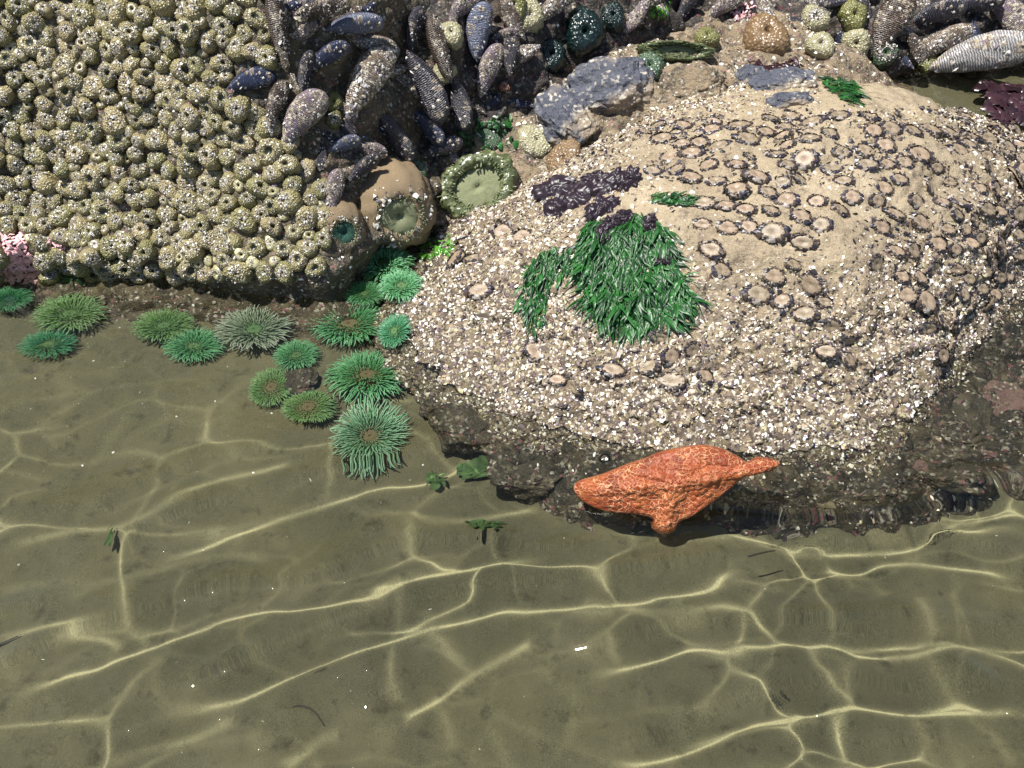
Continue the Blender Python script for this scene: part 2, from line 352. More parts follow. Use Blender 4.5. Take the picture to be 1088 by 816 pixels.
# ------------------------------------------------------------------ closed anemones
def lathe_lump(seg, prof, wob, seed):
    rs = np.random.RandomState(seed); t = np.linspace(0, 2 * np.pi, seg, endpoint=False); V = []
    a1, a2, a3 = rs.uniform(0, 6.3, 3)
    for i, (r, z) in enumerate(prof):
        rr = r * (1 + wob * np.sin(2 * t + a1) + wob * .7 * np.sin(3 * t + a2) + .05 * np.sin(11 * t + a3 + i * 1.3))
        V.append(np.stack([rr * np.cos(t), rr * np.sin(t), z + .03 * np.sin(9 * t + i * 2.1 + a1) * r], -1))
    return np.concatenate(V), gridF(seg, len(prof), True)
COLPROF = [(1.0, -.35), (1.08, .0), (1.1, .25), (1.04, .48), (.92, .66), (.76, .78), (.6, .85), (.46, .86), (.34, .8), (.25, .68), (.17, .55)]
anem_var = []; GRT = {}
for k in range(12):
    rs = np.random.RandomState(50 + k); op = rs.choice([.06, .10, .16, .26, .40]); hh = rs.uniform(.75, 1.15)
    prof = [(1.0, -.5), (1.1, -.1), (1.13, .2), (1.08, .46), (.97, .66), (.82, .8), (.66, .88), (op + .14, .9), (op + .03, .84), (op * .8, .7), (op * .55, .5)]
    prof = [(a_, b_ * hh) for a_, b_ in prof]; V, F = lathe_lump(34, prof, .11, k); bp = noise(V * 4.5 + k) * .10 + noise(V * 10 + k) * .05; V = V * (1 + bp)[:, None]
    col = mesh('anemone_column', V, F, M_COL)
    V2, F2 = lathe_lump(16, [(op * .8 + .04, .72 * hh), (op * .5 + .03, .6 * hh), (op * .3 + .02, .52 * hh), (.01, .5 * hh)], .1, k); pit = mesh('mouth_pit', V2, F2, M_PIT)
    m_ = int(rs.uniform(160, 330)); th = rs.uniform(0, 6.28, m_); q = rs.beta(1.5, 1.5 + rs.rand() * 1.2, m_); rr = op + .05 + (1.12 - op) * q
    zz = np.interp(rr, [p_[0] for p_ in prof[:2:-1]] + [1.13], [p_[1] for p_ in prof[:2:-1]] + [.2 * hh]); nn = np.stack([np.cos(th) * rr, np.sin(th) * rr, 1.3 - rr], -1)
    V3, F3 = flakes(np.stack([rr * np.cos(th), rr * np.sin(th), zz - .02], -1), nn, .078, .75, 5, .2, .3); grit = mesh('shell_coat', V3, F3, M_GRIT, False)
    anem_var.append((col, pit, grit)); GRT[col.name] = ('wide-mouthed' if op > .35 else ('pinch-mouthed' if op < .15 else 'round-mouthed'))
def closed_anemone(p, nrm, r, var=None, squash=1.):
    var = rnd.randrange(12) if var is None else var; col, pit, grit = anem_var[var]
    o = link('closed_anemone', col); place(o, p, basis(nrm), (r, r * rnd.uniform(.85, 1.1), r * squash))
    link('mouth_pit', pit, o); tag(link('shell_coat', grit, o), kind='stuff'); return o
def lmark(px, py, r, hue):
    marks = [((268, 87), 'the blue-black mussel'), ((325, 126), 'the purple-grey mussel'), ((20, 275), 'the pink crust'), ((75, 290), 'the green weed'), ((362, 242), 'the dark-mouthed anemone'), ((140, 300), 'the waterline'), ((240, 300), 'the waterline'), ((0, 0), 'the top left corner'), ((110, 0), 'the top edge'), ((210, 0), 'the top edge'), ((0, 130), 'the left edge')]
    b = min(marks, key=lambda m: (m[0][0] - px) ** 2 + (m[0][1] - py) ** 2); dx = px - b[0][0]; dy = py - b[0][1]; dd = math.hypot(dx, dy)
    side = ('right of' if dx > 0 else 'left of') if abs(dx) > abs(dy) else ('below' if dy > 0 else 'above')
    if b[1] in ('the waterline', 'the top edge', 'the left edge', 'the top left corner'): side = 'from'
    near = 'one width' if dd < 38 else ('two widths' if dd < 62 else ('three widths' if dd < 88 else ('four widths' if dd < 115 else 'far')))
    size = 'large' if r > .0165 else ('small' if r < .0125 else 'middling'); part_ = 'left' if px < 115 else ('middle' if px < 230 else 'right')
    return f'{size} {hue} closed anemone, rock face {part_}, {near} {side} {b[1]}'
poly_left = [(-30, -25), (282, -25), (286, 60), (292, 100), (318, 160), (345, 200), (352, 262), (335, 288), (-30, 300)]
def onleft(x, y, P): return inpoly(x, y, poly_left) * 1. * ~inpoly(x, y, [(0, 245), (40, 255), (48, 300), (0, 300)])
P, N, px, py = sample(left_rock, 60000, onleft)
keep = []; placed = []
mussel_spots = [((268, 87), 26), ((296, 112), 18), ((325, 126), 26)]
def try_place(lst, cand, radii, gap, limit, avoid=()):
    for p, nn, x, y in cand:
        r = radii()
        if any(math.hypot(x - a[0][0], y - a[0][1]) < a[1] for a in avoid): continue
        if all((p - q[0]).length > (r + q[1]) * gap for q in lst): lst.append((p, r, nn, x, y))
        if len(lst) >= limit: break
cand = [(Vector(P[i]), Vector(N[i]), px[i], py[i]) for i in range(len(P))]
try_place(placed, cand[:7000], lambda: rnd.choice((rnd.uniform(.0108, .0132), rnd.uniform(.0125, .0172))), .80, 299, mussel_spots)
extra = list(placed); try_place(extra, cand[7000:19000], lambda: rnd.uniform(.006, .0105), .80, 620, mussel_spots); extra = extra[len(placed):]
for p, r, nn, x, y in placed:
    vis = Vector(nn); vis = -vis if vis.dot(CAM - p) < 0 else vis
    nrm = (vis.normalized() * .8 + Vector((rnd.uniform(-.5, .5), rnd.uniform(-.5, .3), .35 + rnd.uniform(-.3, .3))) + (CAM - p).normalized() * .35).normalized()
    o = closed_anemone(p - nrm * r * .1, nrm, r * .98, squash=rnd.uniform(.85, 1.25)); tag(o, lmark(x, y, r, GRT[o.data.name]), 'sea anemone', 'closed aggregating anemones on the left rock face')
VV = []; FF = []; MI = []; b0 = 0
for i_, (p, r, nn, x, y) in enumerate(extra):
    vis = Vector(nn); vis = -vis if vis.dot(CAM - p) < 0 else vis; M = Matrix.Translation(p) @ basis((vis + Vector((0, -.1, .4))).normalized()); 
    for me, k_ in ((anem_var[i_ % 12][0], 0), (anem_var[i_ % 12][2], 1)):
        v = np.empty(len(me.vertices) * 3, np.float32); me.vertices.foreach_get('co', v); v = v.reshape(-1, 3) * r; m3 = np.array(M); v = v @ m3[:3, :3].T + m3[:3, 3]; VV.append(v)
        FF += [tuple(b0 + j for j in pl.vertices) for pl in me.polygons]; MI += [k_] * len(me.polygons); b0 += len(v)
tag(link('small_anemones', mesh('small_anemones', np.concatenate(VV), FF, [M_COL, M_GRIT], True, MI)), 'tiny closed anemones filling the gaps between the bigger ones', 'sea anemones', kind='stuff'); print(len(extra))
print('left anemones', len(placed))

# ------------------------------------------------------------------ sand-coated ring anemones flattened on the boulder
M_RING = None
def mat_ringbody():
    m = NT('tan flattened anemone', .45, .5); n = m.noise(2.5, 5, .6); r = m.objrand()
    a = m.mix(r, m.ramp(n, (.3, (.13, .1, .065)), (.7, (.3, .24, .16))), m.ramp(n, (.3, (.2, .14, .09)), (.7, (.36, .27, .19)))); m.col(a); m.bump(n, .001); return m.m
M_RING = mat_ringbody(); ring_var = []; SH = {}
for k in range(6):
    V, F = lathe_lump(24, [(1.0, -.2), (.98, .12), (.82, .24), (.6, .27), (.38, .25), (.2, .19), (.03, .12)], .09, 20 + k); body = mesh('anemone_body', V, F, M_RING)
    rs = np.random.RandomState(90 + k); m_ = 84; th = np.linspace(0, 6.28, m_) + rs.uniform(-.1, .1, m_); rr = rs.normal(.98, .10, m_); nn = np.stack([np.cos(th) * .8, np.sin(th) * .8, 0 * th + .7], -1)
    V, F = flakes(np.stack([rr * np.cos(th), rr * np.sin(th), .17 + 0 * th], -1), nn, .21, .45, 5, .25, .12); ring_var.append((body, mesh('shell_collar', V, F, M_DARKCHIP, False))); SH[body.name] = ['lopsided', 'oval', 'plain', 'lobed', 'rounded', 'pinched'][k]
def ring_dens(x, y, P):
    d = inpoly(x, y, [(690, 135), (860, 118), (1100, 130), (1100, 330), (1000, 385), (900, 400), (840, 330), (760, 290), (735, 200), (690, 190)]) * 1.
    d = d + .12 * inpoly(x, y, [(470, 250), (690, 200), (760, 400), (560, 420)])
    return np.clip(d * np.clip(.35 + 3. * noise(P * 8) + .5 * sstep(880, 1000, x) * sstep(150, 200, y), .0, 1), 0, 1) * (P[:, 2] > .02)
P, N, px, py = sample(boulder, 30000, ring_dens); rp = []
cand = [(Vector(P[i]), Vector(N[i]), px[i], py[i]) for i in range(min(len(P), 6500)) if Vector(N[i]).dot(Vector((0, -.3, 1))) * 1. != 0]
weed_spots = [((655, 290), 75), ((575, 320), 35), ((610, 205), 40)]
try_place(rp, cand, lambda: rnd.uniform(.0105, .0172), .97, 290, weed_spots)
bc = Vector(BC)
for p, r, nn, x, y in rp:
    nrm = Vector(nn); nrm = -nrm if nrm.dot(p - bc) < 0 else nrm; body, collar = ring_var[rnd.randrange(6)]
    o = link('flattened_anemone', body); place(o, p + nrm * .0012 * (y > 200), basis(nrm, Vector((1, -.2, -.2))), (r, r * rnd.uniform(.6, .85), r * rnd.uniform(.6, .9)))
    tag(link('shell_collar', collar, o), kind='stuff')
    size = 'broad' if r > .013 else ('tiny' if r < .0105 else 'medium')
    row = 'crest' if y < 150 else ('upper slope' if y < 185 else ('middle slope' if y < 225 else ('lower slope' if y < 275 else ('foot slope' if y < 325 else 'foot')))); wn_ = int(max(0, (x - 725)) / 38); colm = 'just right of the green weed' if wn_ < 1 else (f'{wn_} widths right of the green weed' if wn_ < 6 else f'{max(0, int((1088 - x) / 38))} widths from the right edge')
    if x < 725: colm = 'left of the green weed' if x < 620 else 'below the green weed'
    tag(o, f'{size} {SH[o.data.name]} flat anemone, boulder {row}, {colm}', 'sea anemone', 'flat shell-ringed anemones on the boulder')
print('rings', len(rp))

# ------------------------------------------------------------------ mussels
def mat_mussel(name, c1, c2, crust=.2, tip=None, lines=1.):
    m = NT(name, .33, .6)
    mp = m.n('Mapping'); m.l(m.tc.outputs['Object'], mp.inputs[0]); mp.inputs['Location'].default_value = (1.0, 0, 0)
    wv = m.n('TexWave', wave_type='RINGS', rings_direction='SPHERICAL'); wv.inputs['Scale'].default_value = 6.3; wv.inputs['Distortion'].default_value = 5; wv.inputs['Detail'].default_value = 5; wv.inputs['Detail Scale'].default_value = 1.6
    m.l(mp.outputs[0], wv.inputs[0])
    a = m.mix(m.ramp(wv.outputs['Fac'], (.25, 0.), (.95, .8)), c1, c2); n = m.noise(6, 6, .7)
    a = m.mix(m.ramp(n, (.45, 0.), (.62, .6)), a, c1 if lines else c2)
    cr = m.vor(16, out='Color'); s2 = m.n('SeparateColor'); m.l(cr, s2.inputs[0])
    msk = m.math('MULTIPLY', m.ramp(m.noise(2.3, 4), (.62 - crust * .5, 0.), (.7 - crust * .5, 1.)), m.ramp(s2.outputs[0], (.25, 0.), (.3, 1.)))
    a = m.mix(msk, a, m.ramp(s2.outputs[1], (0, (.16, .12, .09)), (.4, (.33, .28, .2)), (.7, (.5, .45, .36)), (.88, (.2, .15, .16)), const=True)); m.col(a)
    m.bump(m.math('ADD', wv.outputs['Fac'], m.math('MULTIPLY', m.math('MULTIPLY', s2.outputs[2], msk), 2.)), .0009); m.l(m.math('ADD', m.math('MULTIPLY', msk, .4), .3), m.b.inputs['Roughness']); return m.m
MU = dict(blue=mat_mussel('blue black mussel shell', (.01, .014, .04), (.08, .10, .18), .1),
          grey=mat_mussel('worn grey blue mussel shell', (.07, .085, .14), (.22, .23, .30), .1),
          brown=mat_mussel('brown striped mussel shell', (.018, .013, .012), (.17, .12, .085), .2),
          black=mat_mussel('black striped mussel shell', (.006, .006, .012), (.12, .11, .13), .08),
          purple=mat_mussel('purple grey mussel shell', (.13, .09, .12), (.27, .22, .26), .45),
          tan=mat_mussel('tan crusted mussel shell', (.12, .085, .055), (.26, .2, .13), .85),
          white=mat_mussel('white ribbed mussel shell', (.16, .15, .15), (.6, .58, .55), .2))
nu, nv = 36, 16; tt = np.linspace(0, 1, nu); pp = np.linspace(-1, 1, nv)
def valve(sign):
    V = []
    for q in pp:
        wdt = .42 * np.where(tt < .64, np.sin(np.pi / 2 * np.clip(tt / .64, 0, 1)) ** .72, np.sqrt(np.clip(1 - np.clip((tt - .64) / .36, 0, 1) ** 2.5, 0, 1))); wdt[0] = .03; wdt[-1] = .02
        x = -1 + 2 * tt; yc = .10 * np.sin(tt * 3.1) ; y = yc + wdt * q
        z = .30 * np.sqrt(np.clip(1 - abs(q) ** 2.3, 0, 1)) * (np.clip(wdt / .42, 0, 1) ** .8 * (1.1 - .35 * tt) + .01)
        V.append(np.stack([x, y, sign * (z + .004)], -1))
    V = np.concatenate(V); V[:, 2] *= 1 + .18 * noise(V * 3.1) + .09 * noise(V * 9); V[:, 1] += .03 * noise(V * 4 + 5); return V, gridF(nu, nv)
vm = {}; mcoat = []
for k in range(5):
    m_ = (40, 90, 170, 260, 420)[k]; u1 = nr.beta(1.3, 1.6, m_) if k < 4 else nr.rand(m_); q1 = nr.uniform(-.9, .9, m_); w1_ = .42 * np.where(u1 < .64, np.sin(np.pi / 2 * np.clip(u1 / .64, 0, 1)) ** .72, np.sqrt(np.clip(1 - np.clip((u1 - .64) / .36, 0, 1) ** 2.5, 0, 1)))
    z1 = .30 * np.sqrt(np.clip(1 - abs(q1) ** 2.3, 0, 1)) * (np.clip(w1_ / .42, 0, 1) ** .8 * (1.1 - .35 * u1)); V, F = flakes(np.stack([-1 + 2 * u1, .10 * np.sin(u1 * 3.1) + w1_ * q1, z1], -1), np.stack([0 * u1, q1 * .9, .9 - abs(q1) * .6], -1), .038, .45, 6, .45, .1); mcoat.append(mesh('barnacle_coat', V, F, M_GRIT, False))
for k, m_ in MU.items():
    V, F = valve(1); up = mesh('mussel_valve', V, F, m_); V, F = valve(-1); dn = mesh('mussel_valve', V, F, m_); vm[k] = (up, dn)
def mussel(px, py, lpx, deg, kind, label, turn=0., wide=1., lift=.35, names=('anemone_rock', 'mussel_ledge', 'rock_shelf'), group=None):
    p, nn = hit(px, py, names); dist = (p - CAM).dot(FWD); L = lpx * 1.12 * dist / FPX / 2
    view = (CAM - p).normalized(); nrm = (nn * .4 + view).normalized(); ax = imgdir(deg)
    M = basis(nrm, ax) @ Matrix.Rotation(turn, 4, 'X'); o = link('mussel', None); place(o, p + nrm * L * lift, M, (L, L * wide * 1.10, L * .92)); a, b = vm[kind]
    link('valve', a, o); link('valve', b, o); tag(link('barnacle_coat', mcoat[{'tan': 4, 'purple': 2, 'brown': rnd.choice((0, 1, 2)), 'white': 0, 'grey': 0}.get(kind, rnd.choice((0, 0, 0, 1)))], o), kind='stuff'); tag(o, label, 'mussel', group or 'mussels on the rock ledge'); return o
mus = [
 (268, 87, 46, 15, 'blue', 'blue-black mussel set among the closed anemones', 0, .95), (296, 112, 48, 70, 'brown', 'brown speckled mussel beside the blue-black one', .5, .8),
 (325, 126, 62, 50, 'purple', 'purple-grey mussel sprinkled with barnacles, left of the yellow buds', .2, 1.), (390, 90, 76, 58, 'tan', 'long tan mussel thickly crusted with grit', .1, .9),
 (298, 26, 66, 98, 'brown', 'narrow upright brown mussel near the top edge', 1.0, .7), (376, 27, 56, 5, 'grey', 'blue-grey mussel lying level near the top', .5, .8),
 (414, 62, 26, 60, 'white', 'small whitish mussel above the tan crusted one', .1, 1.1), (450, 93, 72, -62, 'black', 'long black mussel with pale streaks over the dark hollow', .3, .8),
 (365, 155, 34, 20, 'grey', 'small worn grey mussel above the dark hollow', .5, .9), (417, 144, 58, -55, 'black', 'black mussel with a white edge line, low in the hollow', .6, .8),
 (510, 33, 54, 85, 'grey', 'pale blue-grey upright mussel right of the hollow', .0, .95), (470, 52, 60, 105, 'brown', 'pale brown mussel standing edge-on', 1.1, .7),
 (340, 12, 50, 10, 'brown', 'brown mussel under the top edge, over the blue-grey one', .4, .8), (440, 32, 44, 80, 'black', 'dark mussel upright between two brown ones', .6, .9),
 (395, 48, 46, -8, 'tan', 'dull tan mussel wedged under the level blue-grey one', .5, .8), (485, 110, 50, -75, 'black', 'dark mussel right of the streaked black one', .5, .9),
 (520, 75, 52, 70, 'purple', 'violet mussel beneath the pale upright one', .4, .9), (350, 60, 44, 30, 'blue', 'dark navy mussel in the shade left of the tan one', .3, .9),
 (325, 75, 40, 80, 'black', 'black mussel above the purple-grey one', .4, .8), (495, 5, 50, 40, 'purple', 'purplish mussel cut by the top edge', .3, .9), (545, 22, 44, 120, 'brown', 'brown mussel beside the crusty knob near the top', .3, .9),
 (385, 178, 40, 40, 'black', 'black mussel right above the brown column anemone', .4, .8), (545, 60, 36, 80, 'black', 'small black mussel at the shaded gap', .2, .9), (355, 205, 46, 80, 'purple', 'dark purple mussel left of the brown column anemone', .4, .9), (455, 135, 44, -50, 'blue', 'blue mussel deep in the dark hollow', .4, .9), (470, 160, 42, 20, 'black', 'dark mussel at the foot of the hollow', .4, .9),
 (948, 28, 62, 60, 'brown', 'wide brown ringed mussel above the white ribbed one', .0, 1.05), (996, 14, 50, 20, 'black', 'black mussel right of the wide brown ringed one', .3, 1.), (1036, 4, 48, 15, 'black', 'black mussel cut by the top edge near the corner', .3, .9),
 (1073, 20, 56, -50, 'purple', 'pinkish grey mussel in the top right corner', .1, 1.), (1040, 60, 88, 14, 'white', 'white ribbed mussel with a bluish tip over the back pool', .15, .85), (1003, 45, 50, 30, 'tan', 'rusty furry mussel under the black ones', .3, .9),
 (970, 50, 34, -60, 'brown', 'small brown mussel left of the white ribbed one', .3, .9), (915, 8, 36, 100, 'black', 'small dark mussel left of the wide brown ringed one', .3, .9), (770, 8, 40, 30, 'purple', 'reddish purple mussel near the top centre', .4, .9), (730, 6, 36, 60, 'black', 'small black mussel near the top centre', .4, .9), (815, 10, 34, 120, 'tan', 'small grit-covered mussel above the brown dome', .4, .9), (590, 8, 44, 40, 'tan', 'grit-covered mussel left of the shaded green pool', .3, .9)]
for a in mus: mussel(*a)

zones = [([(290, 0), (560, 0), (560, 120), (470, 180), (400, 190), (330, 170), (290, 90)], 46, 'in the hollow right of the anemone face'), ([(560, 0), (700, 0), (690, 20), (570, 30)], 8, 'along the top edge above the slate'), ([(760, 0), (900, 0), (900, 70), (850, 60), (780, 25)], 12, 'among the cream anemones at the top'), ([(900, 0), (1088, 0), (1088, 50), (1000, 75), (930, 70)], 16, 'round the ringed mussel at the top right')]
for poly, cnt, where in zones:
    for _ in range(cnt):
        while True:
            x, y = rnd.uniform(290, 1088), rnd.uniform(0, 190)
            if inpoly(np.array([x]), np.array([y]), poly)[0]: break
        kd = rnd.choice(['black', 'black', 'black', 'blue', 'blue', 'brown', 'tan', 'purple']); wd_ = dict(black='black', blue='navy', brown='brown', tan='grit-crusted', purple='violet-grey')[kd]; dg = rnd.uniform(0, 180); lean = 'level' if dg < 30 or dg > 150 else ('upright' if 60 < dg < 120 else ('right-leaning' if dg <= 60 else 'left-leaning'))
        mussel(x, y, rnd.uniform(24, 46), dg + rnd.choice((0, 180)), kd, f'{lean} {wd_} mussel, half buried {where}', rnd.uniform(-.6, .9), rnd.uniform(.7, 1.), -.15, ('anemone_rock', 'mussel_ledge'), 'half-buried mussels ' + where)

# ------------------------------------------------------------------ open anemones
def mat_tent(name, c, tipc):
    m = NT(name, .35, .5); s = m.n('SeparateXYZ'); m.l(m.tc.outputs['UV'], s.inputs[0]); a = m.mix(s.outputs['X'], c, tipc)
    n = m.noise(70, 3); a = m.mix(m.ramp(n, (.4, 0.), (.65, .45)), a, tuple(x * .45 for x in c)); m.col(a); m.b.inputs['Subsurface Weight'].default_value = .15; m.b.inputs['Subsurface Radius'].default_value = (.002, .004, .002); m.b.inputs['Subsurface Scale'].default_value = UNIT; return m.m
MT = dict(bright=mat_tent('bright green tentacle', (.045, .20, .06), (.21, .50, .25)), pale=mat_tent('pale green tentacle', (.07, .21, .09), (.30, .50, .32)),
          drab=mat_tent('drab olive tentacle', (.06, .085, .03), (.22, .25, .14)), olive=mat_tent('olive green tentacle', (.10, .20, .05), (.22, .38, .16)), teal=mat_tent('teal tentacle', (.03, .16, .06), (.11, .34, .17)), grey=mat_tent('grey green tentacle', (.14, .21, .12), (.42, .46, .36)))
def mat_disc(name, c, d):
    m = NT(name, .5, .4); n = m.noise(60, 5, .7); m.col(m.ramp(n, (.3, c), (.65, d))); m.bump(n, .002); return m.m
MD = dict(brown=mat_disc('sandy brown oral disc', (.10, .085, .035), (.25, .2, .11)), green=mat_disc('green oral disc', (.05, .15, .05), (.16, .24, .10)), pale=mat_disc('pale green oral disc', (.15, .20, .09), (.33, .32, .19)), dark=mat_disc('dark teal mouth disc', (.01, .05, .035), (.05, .16, .11)))
M_STALK = mat_disc('olive stalk', (.06, .06, .025), (.15, .13, .06))
def tube_set(items):
    "items: list of (points Nx3, r0, r1); one mesh with UV.x running along each tube"
    V = []; F = []; U = []; sd = 5; base = 0
    for pts, r0, r1 in items:
        n_ = len(pts); T = np.gradient(pts, axis=0); T /= np.linalg.norm(T, axis=1)[:, None] + 1e-9; a = np.cross(T, [0.31, .17, .93]); a /= np.linalg.norm(a, axis=1)[:, None] + 1e-9; b = np.cross(T, a)
        q = np.linspace(0, 1, n_); rr = r0 + (r1 - r0) * q ** 1.3; t = np.arange(sd) * 2 * np.pi / sd
        ring = pts[:, None] + rr[:, None, None] * (a[:, None] * np.cos(t)[:, None] + b[:, None] * np.sin(t)[:, None]); V.append(ring.reshape(-1, 3)); V.append(pts[-1:] + T[-1:] * r1)
        i = np.arange(n_ * sd).reshape(n_, sd) + base; j = np.roll(i, -1, 1); F += np.stack([i[:-1], j[:-1], j[1:], i[1:]], -1).reshape(-1, 4).tolist(); tip = base + n_ * sd
        F += [[i[-1, k], j[-1, k], tip] for k in range(sd)]; U.append(np.repeat(q, sd)); U.append([1.]); base = tip + 1
    return np.concatenate(V), F, np.concatenate(U)
def tube_mesh(name, items, mat):
    V, F, U = tube_set(items); me = mesh(name, V, F, mat); uv = me.uv_layers.new(name='UVMap'); vi = np.empty(len(me.loops), np.int32); me.loops.foreach_get('vertex_index', vi)
    uv.data.foreach_set('uv', np.stack([U[vi], 0 * vi], -1).astype(np.float32).ravel()); return me
tent_var = {}
def tentacle_pts(L, droop, sway, k=7, rise=.5):
    q = np.linspace(0, 1, k); return np.stack([q * L * (1 - .12 * q), sway * q ** 2 * L, L * (rise * q - (rise + droop) * q ** 2)], -1)
for kind, m_ in MT.items():
    tent_var[kind] = [tube_mesh('tentacle', [(tentacle_pts(1., rnd.uniform(-.25, .25), rnd.uniform(-.3, .3), rise=rnd.uniform(.3, .65)), .05, .022)], m_) for _ in range(6)]
def open_anemone(p, R_, label, tent='bright', disc='brown', tilt=(0, 0), sq=(1, 1), tl=.5, stalk=.8, nrm=None, dens=1., ax=None, inner=.42, droop=0.):
    o = link('open_anemone', None); nrm = nrm or Vector((tilt[0], tilt[1], 1)); M = basis(nrm, ax or (1, 0, 0)); place(o, p, M, (R_ * sq[0], R_ * sq[1], R_))
    rs = random.Random(int(p.x * 1e4) + 5)
    V, F = lathe_lump(40, [(.05, -stalk), (.62, -stalk), (.52, -stalk * .5), (.56, -.15), (.66, -.02), (.62, .05)], .04, rs.randrange(999)); link('column', mesh('column', V, F, M_STALK), o)
    V, F = lathe_lump(40, [(.66, -.01), (.55, .05), (.42, .045), (.28, .01), (.16, .02), (.09, .055), (.04, .03), (.01, -.04)], .05, rs.randrange(999)); link('oral_disc', mesh('oral_disc', V, F, MD[disc]), o)
    n1 = 44
    for k in range(n1):
        a = 2 * math.pi * (k + rs.uniform(-.3, .3)) / n1; l = tl * rs.uniform(.8, 1.15); r0 = .60
        T = Matrix.Translation((r0 * math.cos(a), r0 * math.sin(a), 0)) @ Matrix.Rotation(a, 4, 'Z') @ Matrix.Rotation(R(rs.uniform(-14, 8)) + droop, 4, 'Y') @ Matrix.Diagonal((l, l, l, 1)); link('tentacle', rs.choice(tent_var[tent]), o, T)
    items = []
    for ring, (r0, cnt, el) in enumerate(((.61, 60, .2), (.58, 66, .42), (.52, 66, .68), (.45, 58, .9), (.38, 50, 1.1), (inner * .75, 36, 1.25), (.22, 22, 1.4))):
        for k in range(int(cnt * dens)):
            a = 2 * math.pi * (k + rs.uniform(-.35, .35)) / (cnt * dens); l = tl * rs.uniform(.72, 1.05) * (1 - .1 * ring); e = el + rs.uniform(-.22, .22) - droop; q = np.linspace(0, 1, 6)
            sw = rs.uniform(-.35, .35); e2 = e - q * rs.uniform(.1, .7); rad = r0 + np.cumsum(np.cos(e2)) / 6 * l; zz = .03 + np.cumsum(np.sin(e2)) / 6 * l; aa = a + sw * q ** 2 * l
            items.append((np.stack([rad * np.cos(aa), rad * np.sin(aa), zz], -1), .023, .011))
    tag(link('inner_tentacles', tube_mesh('inner_tentacles', items, MT[tent]), o), kind='stuff')
    return tag(o, label, 'sea anemone', 'open green anemones in the pool')
def uw(px, py, rx, ry, label, z=-.028, **kw):
    p = at_z(px, py, z)
    tops = [h[0].z for h in (BV[k_].ray_cast(Vector((p.x, p.y, .3)), Vector((0, 0, -1))) for k_ in BV) if h[0] is not None]
    if tops and max(tops) > z - .012: p.z = max(tops) + .012
    d = (p - CAM).dot(FWD); R_ = rx * d / FPX / (.60 + .85 * kw.get('tl', .5)); R_ *= .97 if rx < 45 else .9; sx = 1.; sy = min(1.15, (ry / rx) / .80)
    return open_anemone(p, R_, label, sq=(1, sy), **kw)
uw(394, 465, 46, 40, 'largest bright green open anemone, lowest in the cluster', z=-.045, tent='pale', disc='brown', tilt=(.05, -.25), tl=.62)
uw(390, 400, 44, 29, 'vivid green open anemone just above the largest one', z=-.035, tent='bright', disc='brown', tl=.58)
uw(371, 345, 43, 25, 'wide green anemone with a brown centre, above the vivid green one', z=-.03, tent='bright', disc='brown')
uw(408, 281, 33, 22, 'pale green anemone at the back of the channel, brown-green centre', z=-.012, tent='bright', disc='green')
uw(428, 314, 25, 19, 'green anemone squeezed against the foot of the boulder', z=-.02, tent='bright', disc='green')
uw(388, 318, 24, 15, 'half-hidden deep green anemone behind the wide one', z=-.03, tent='bright', disc='green')
uw(421, 364, 20, 21, 'small teal anemone between the vivid one and the boulder', z=-.03, tent='teal', disc='green', tilt=(-.3, -.1))
uw(315, 376, 26, 17, 'small green anemone left of the wide one', z=-.03, tent='bright', disc='green')
uw(288, 411, 25, 23, 'drab olive anemone with a sandy centre on the left of the cluster', z=-.04, tent='olive', disc='brown', tl=.34)
uw(330, 437, 31, 19, 'dim sand-dusted anemone left of the largest one', z=-.05, tent='olive', disc='brown', tl=.3)
uw(270, 350, 43, 25, 'grey-green anemone with fine tentacles under the rock face', z=-.028, tent='grey', disc='green', tl=.6)
uw(174, 346, 34, 19, 'olive anemone left of the grey-green one', z=-.03, tent='olive', disc='green')
uw(206, 367, 34, 19, 'bright grass-green anemone below the olive one', z=-.036, tent='bright', disc='green', tl=.6)
uw(74, 333, 40, 23, 'bushy green anemone below the pink crust', z=-.028, tent='olive', disc='green', tl=.6)
uw(52, 367, 32, 17, 'low green anemone on the sand at the left side', z=-.036, tent='teal', disc='green', tl=.6)
uw(10, 318, 26, 15, 'dark teal anemone at the left edge of the pool', z=-.02, tent='teal', disc='dark')

def hit_anem(px, py, r, lab, k=1., **kw):
    p, nn = hit(px, py); d = (p - CAM).dot(FWD); v = (CAM - p).normalized(); nrm = (nn * .3 + v * kw.pop('face', 1.)).normalized()
    return open_anemone(p + nrm * r * d / FPX * .3, r * d / FPX * k, lab, nrm=nrm, **kw)
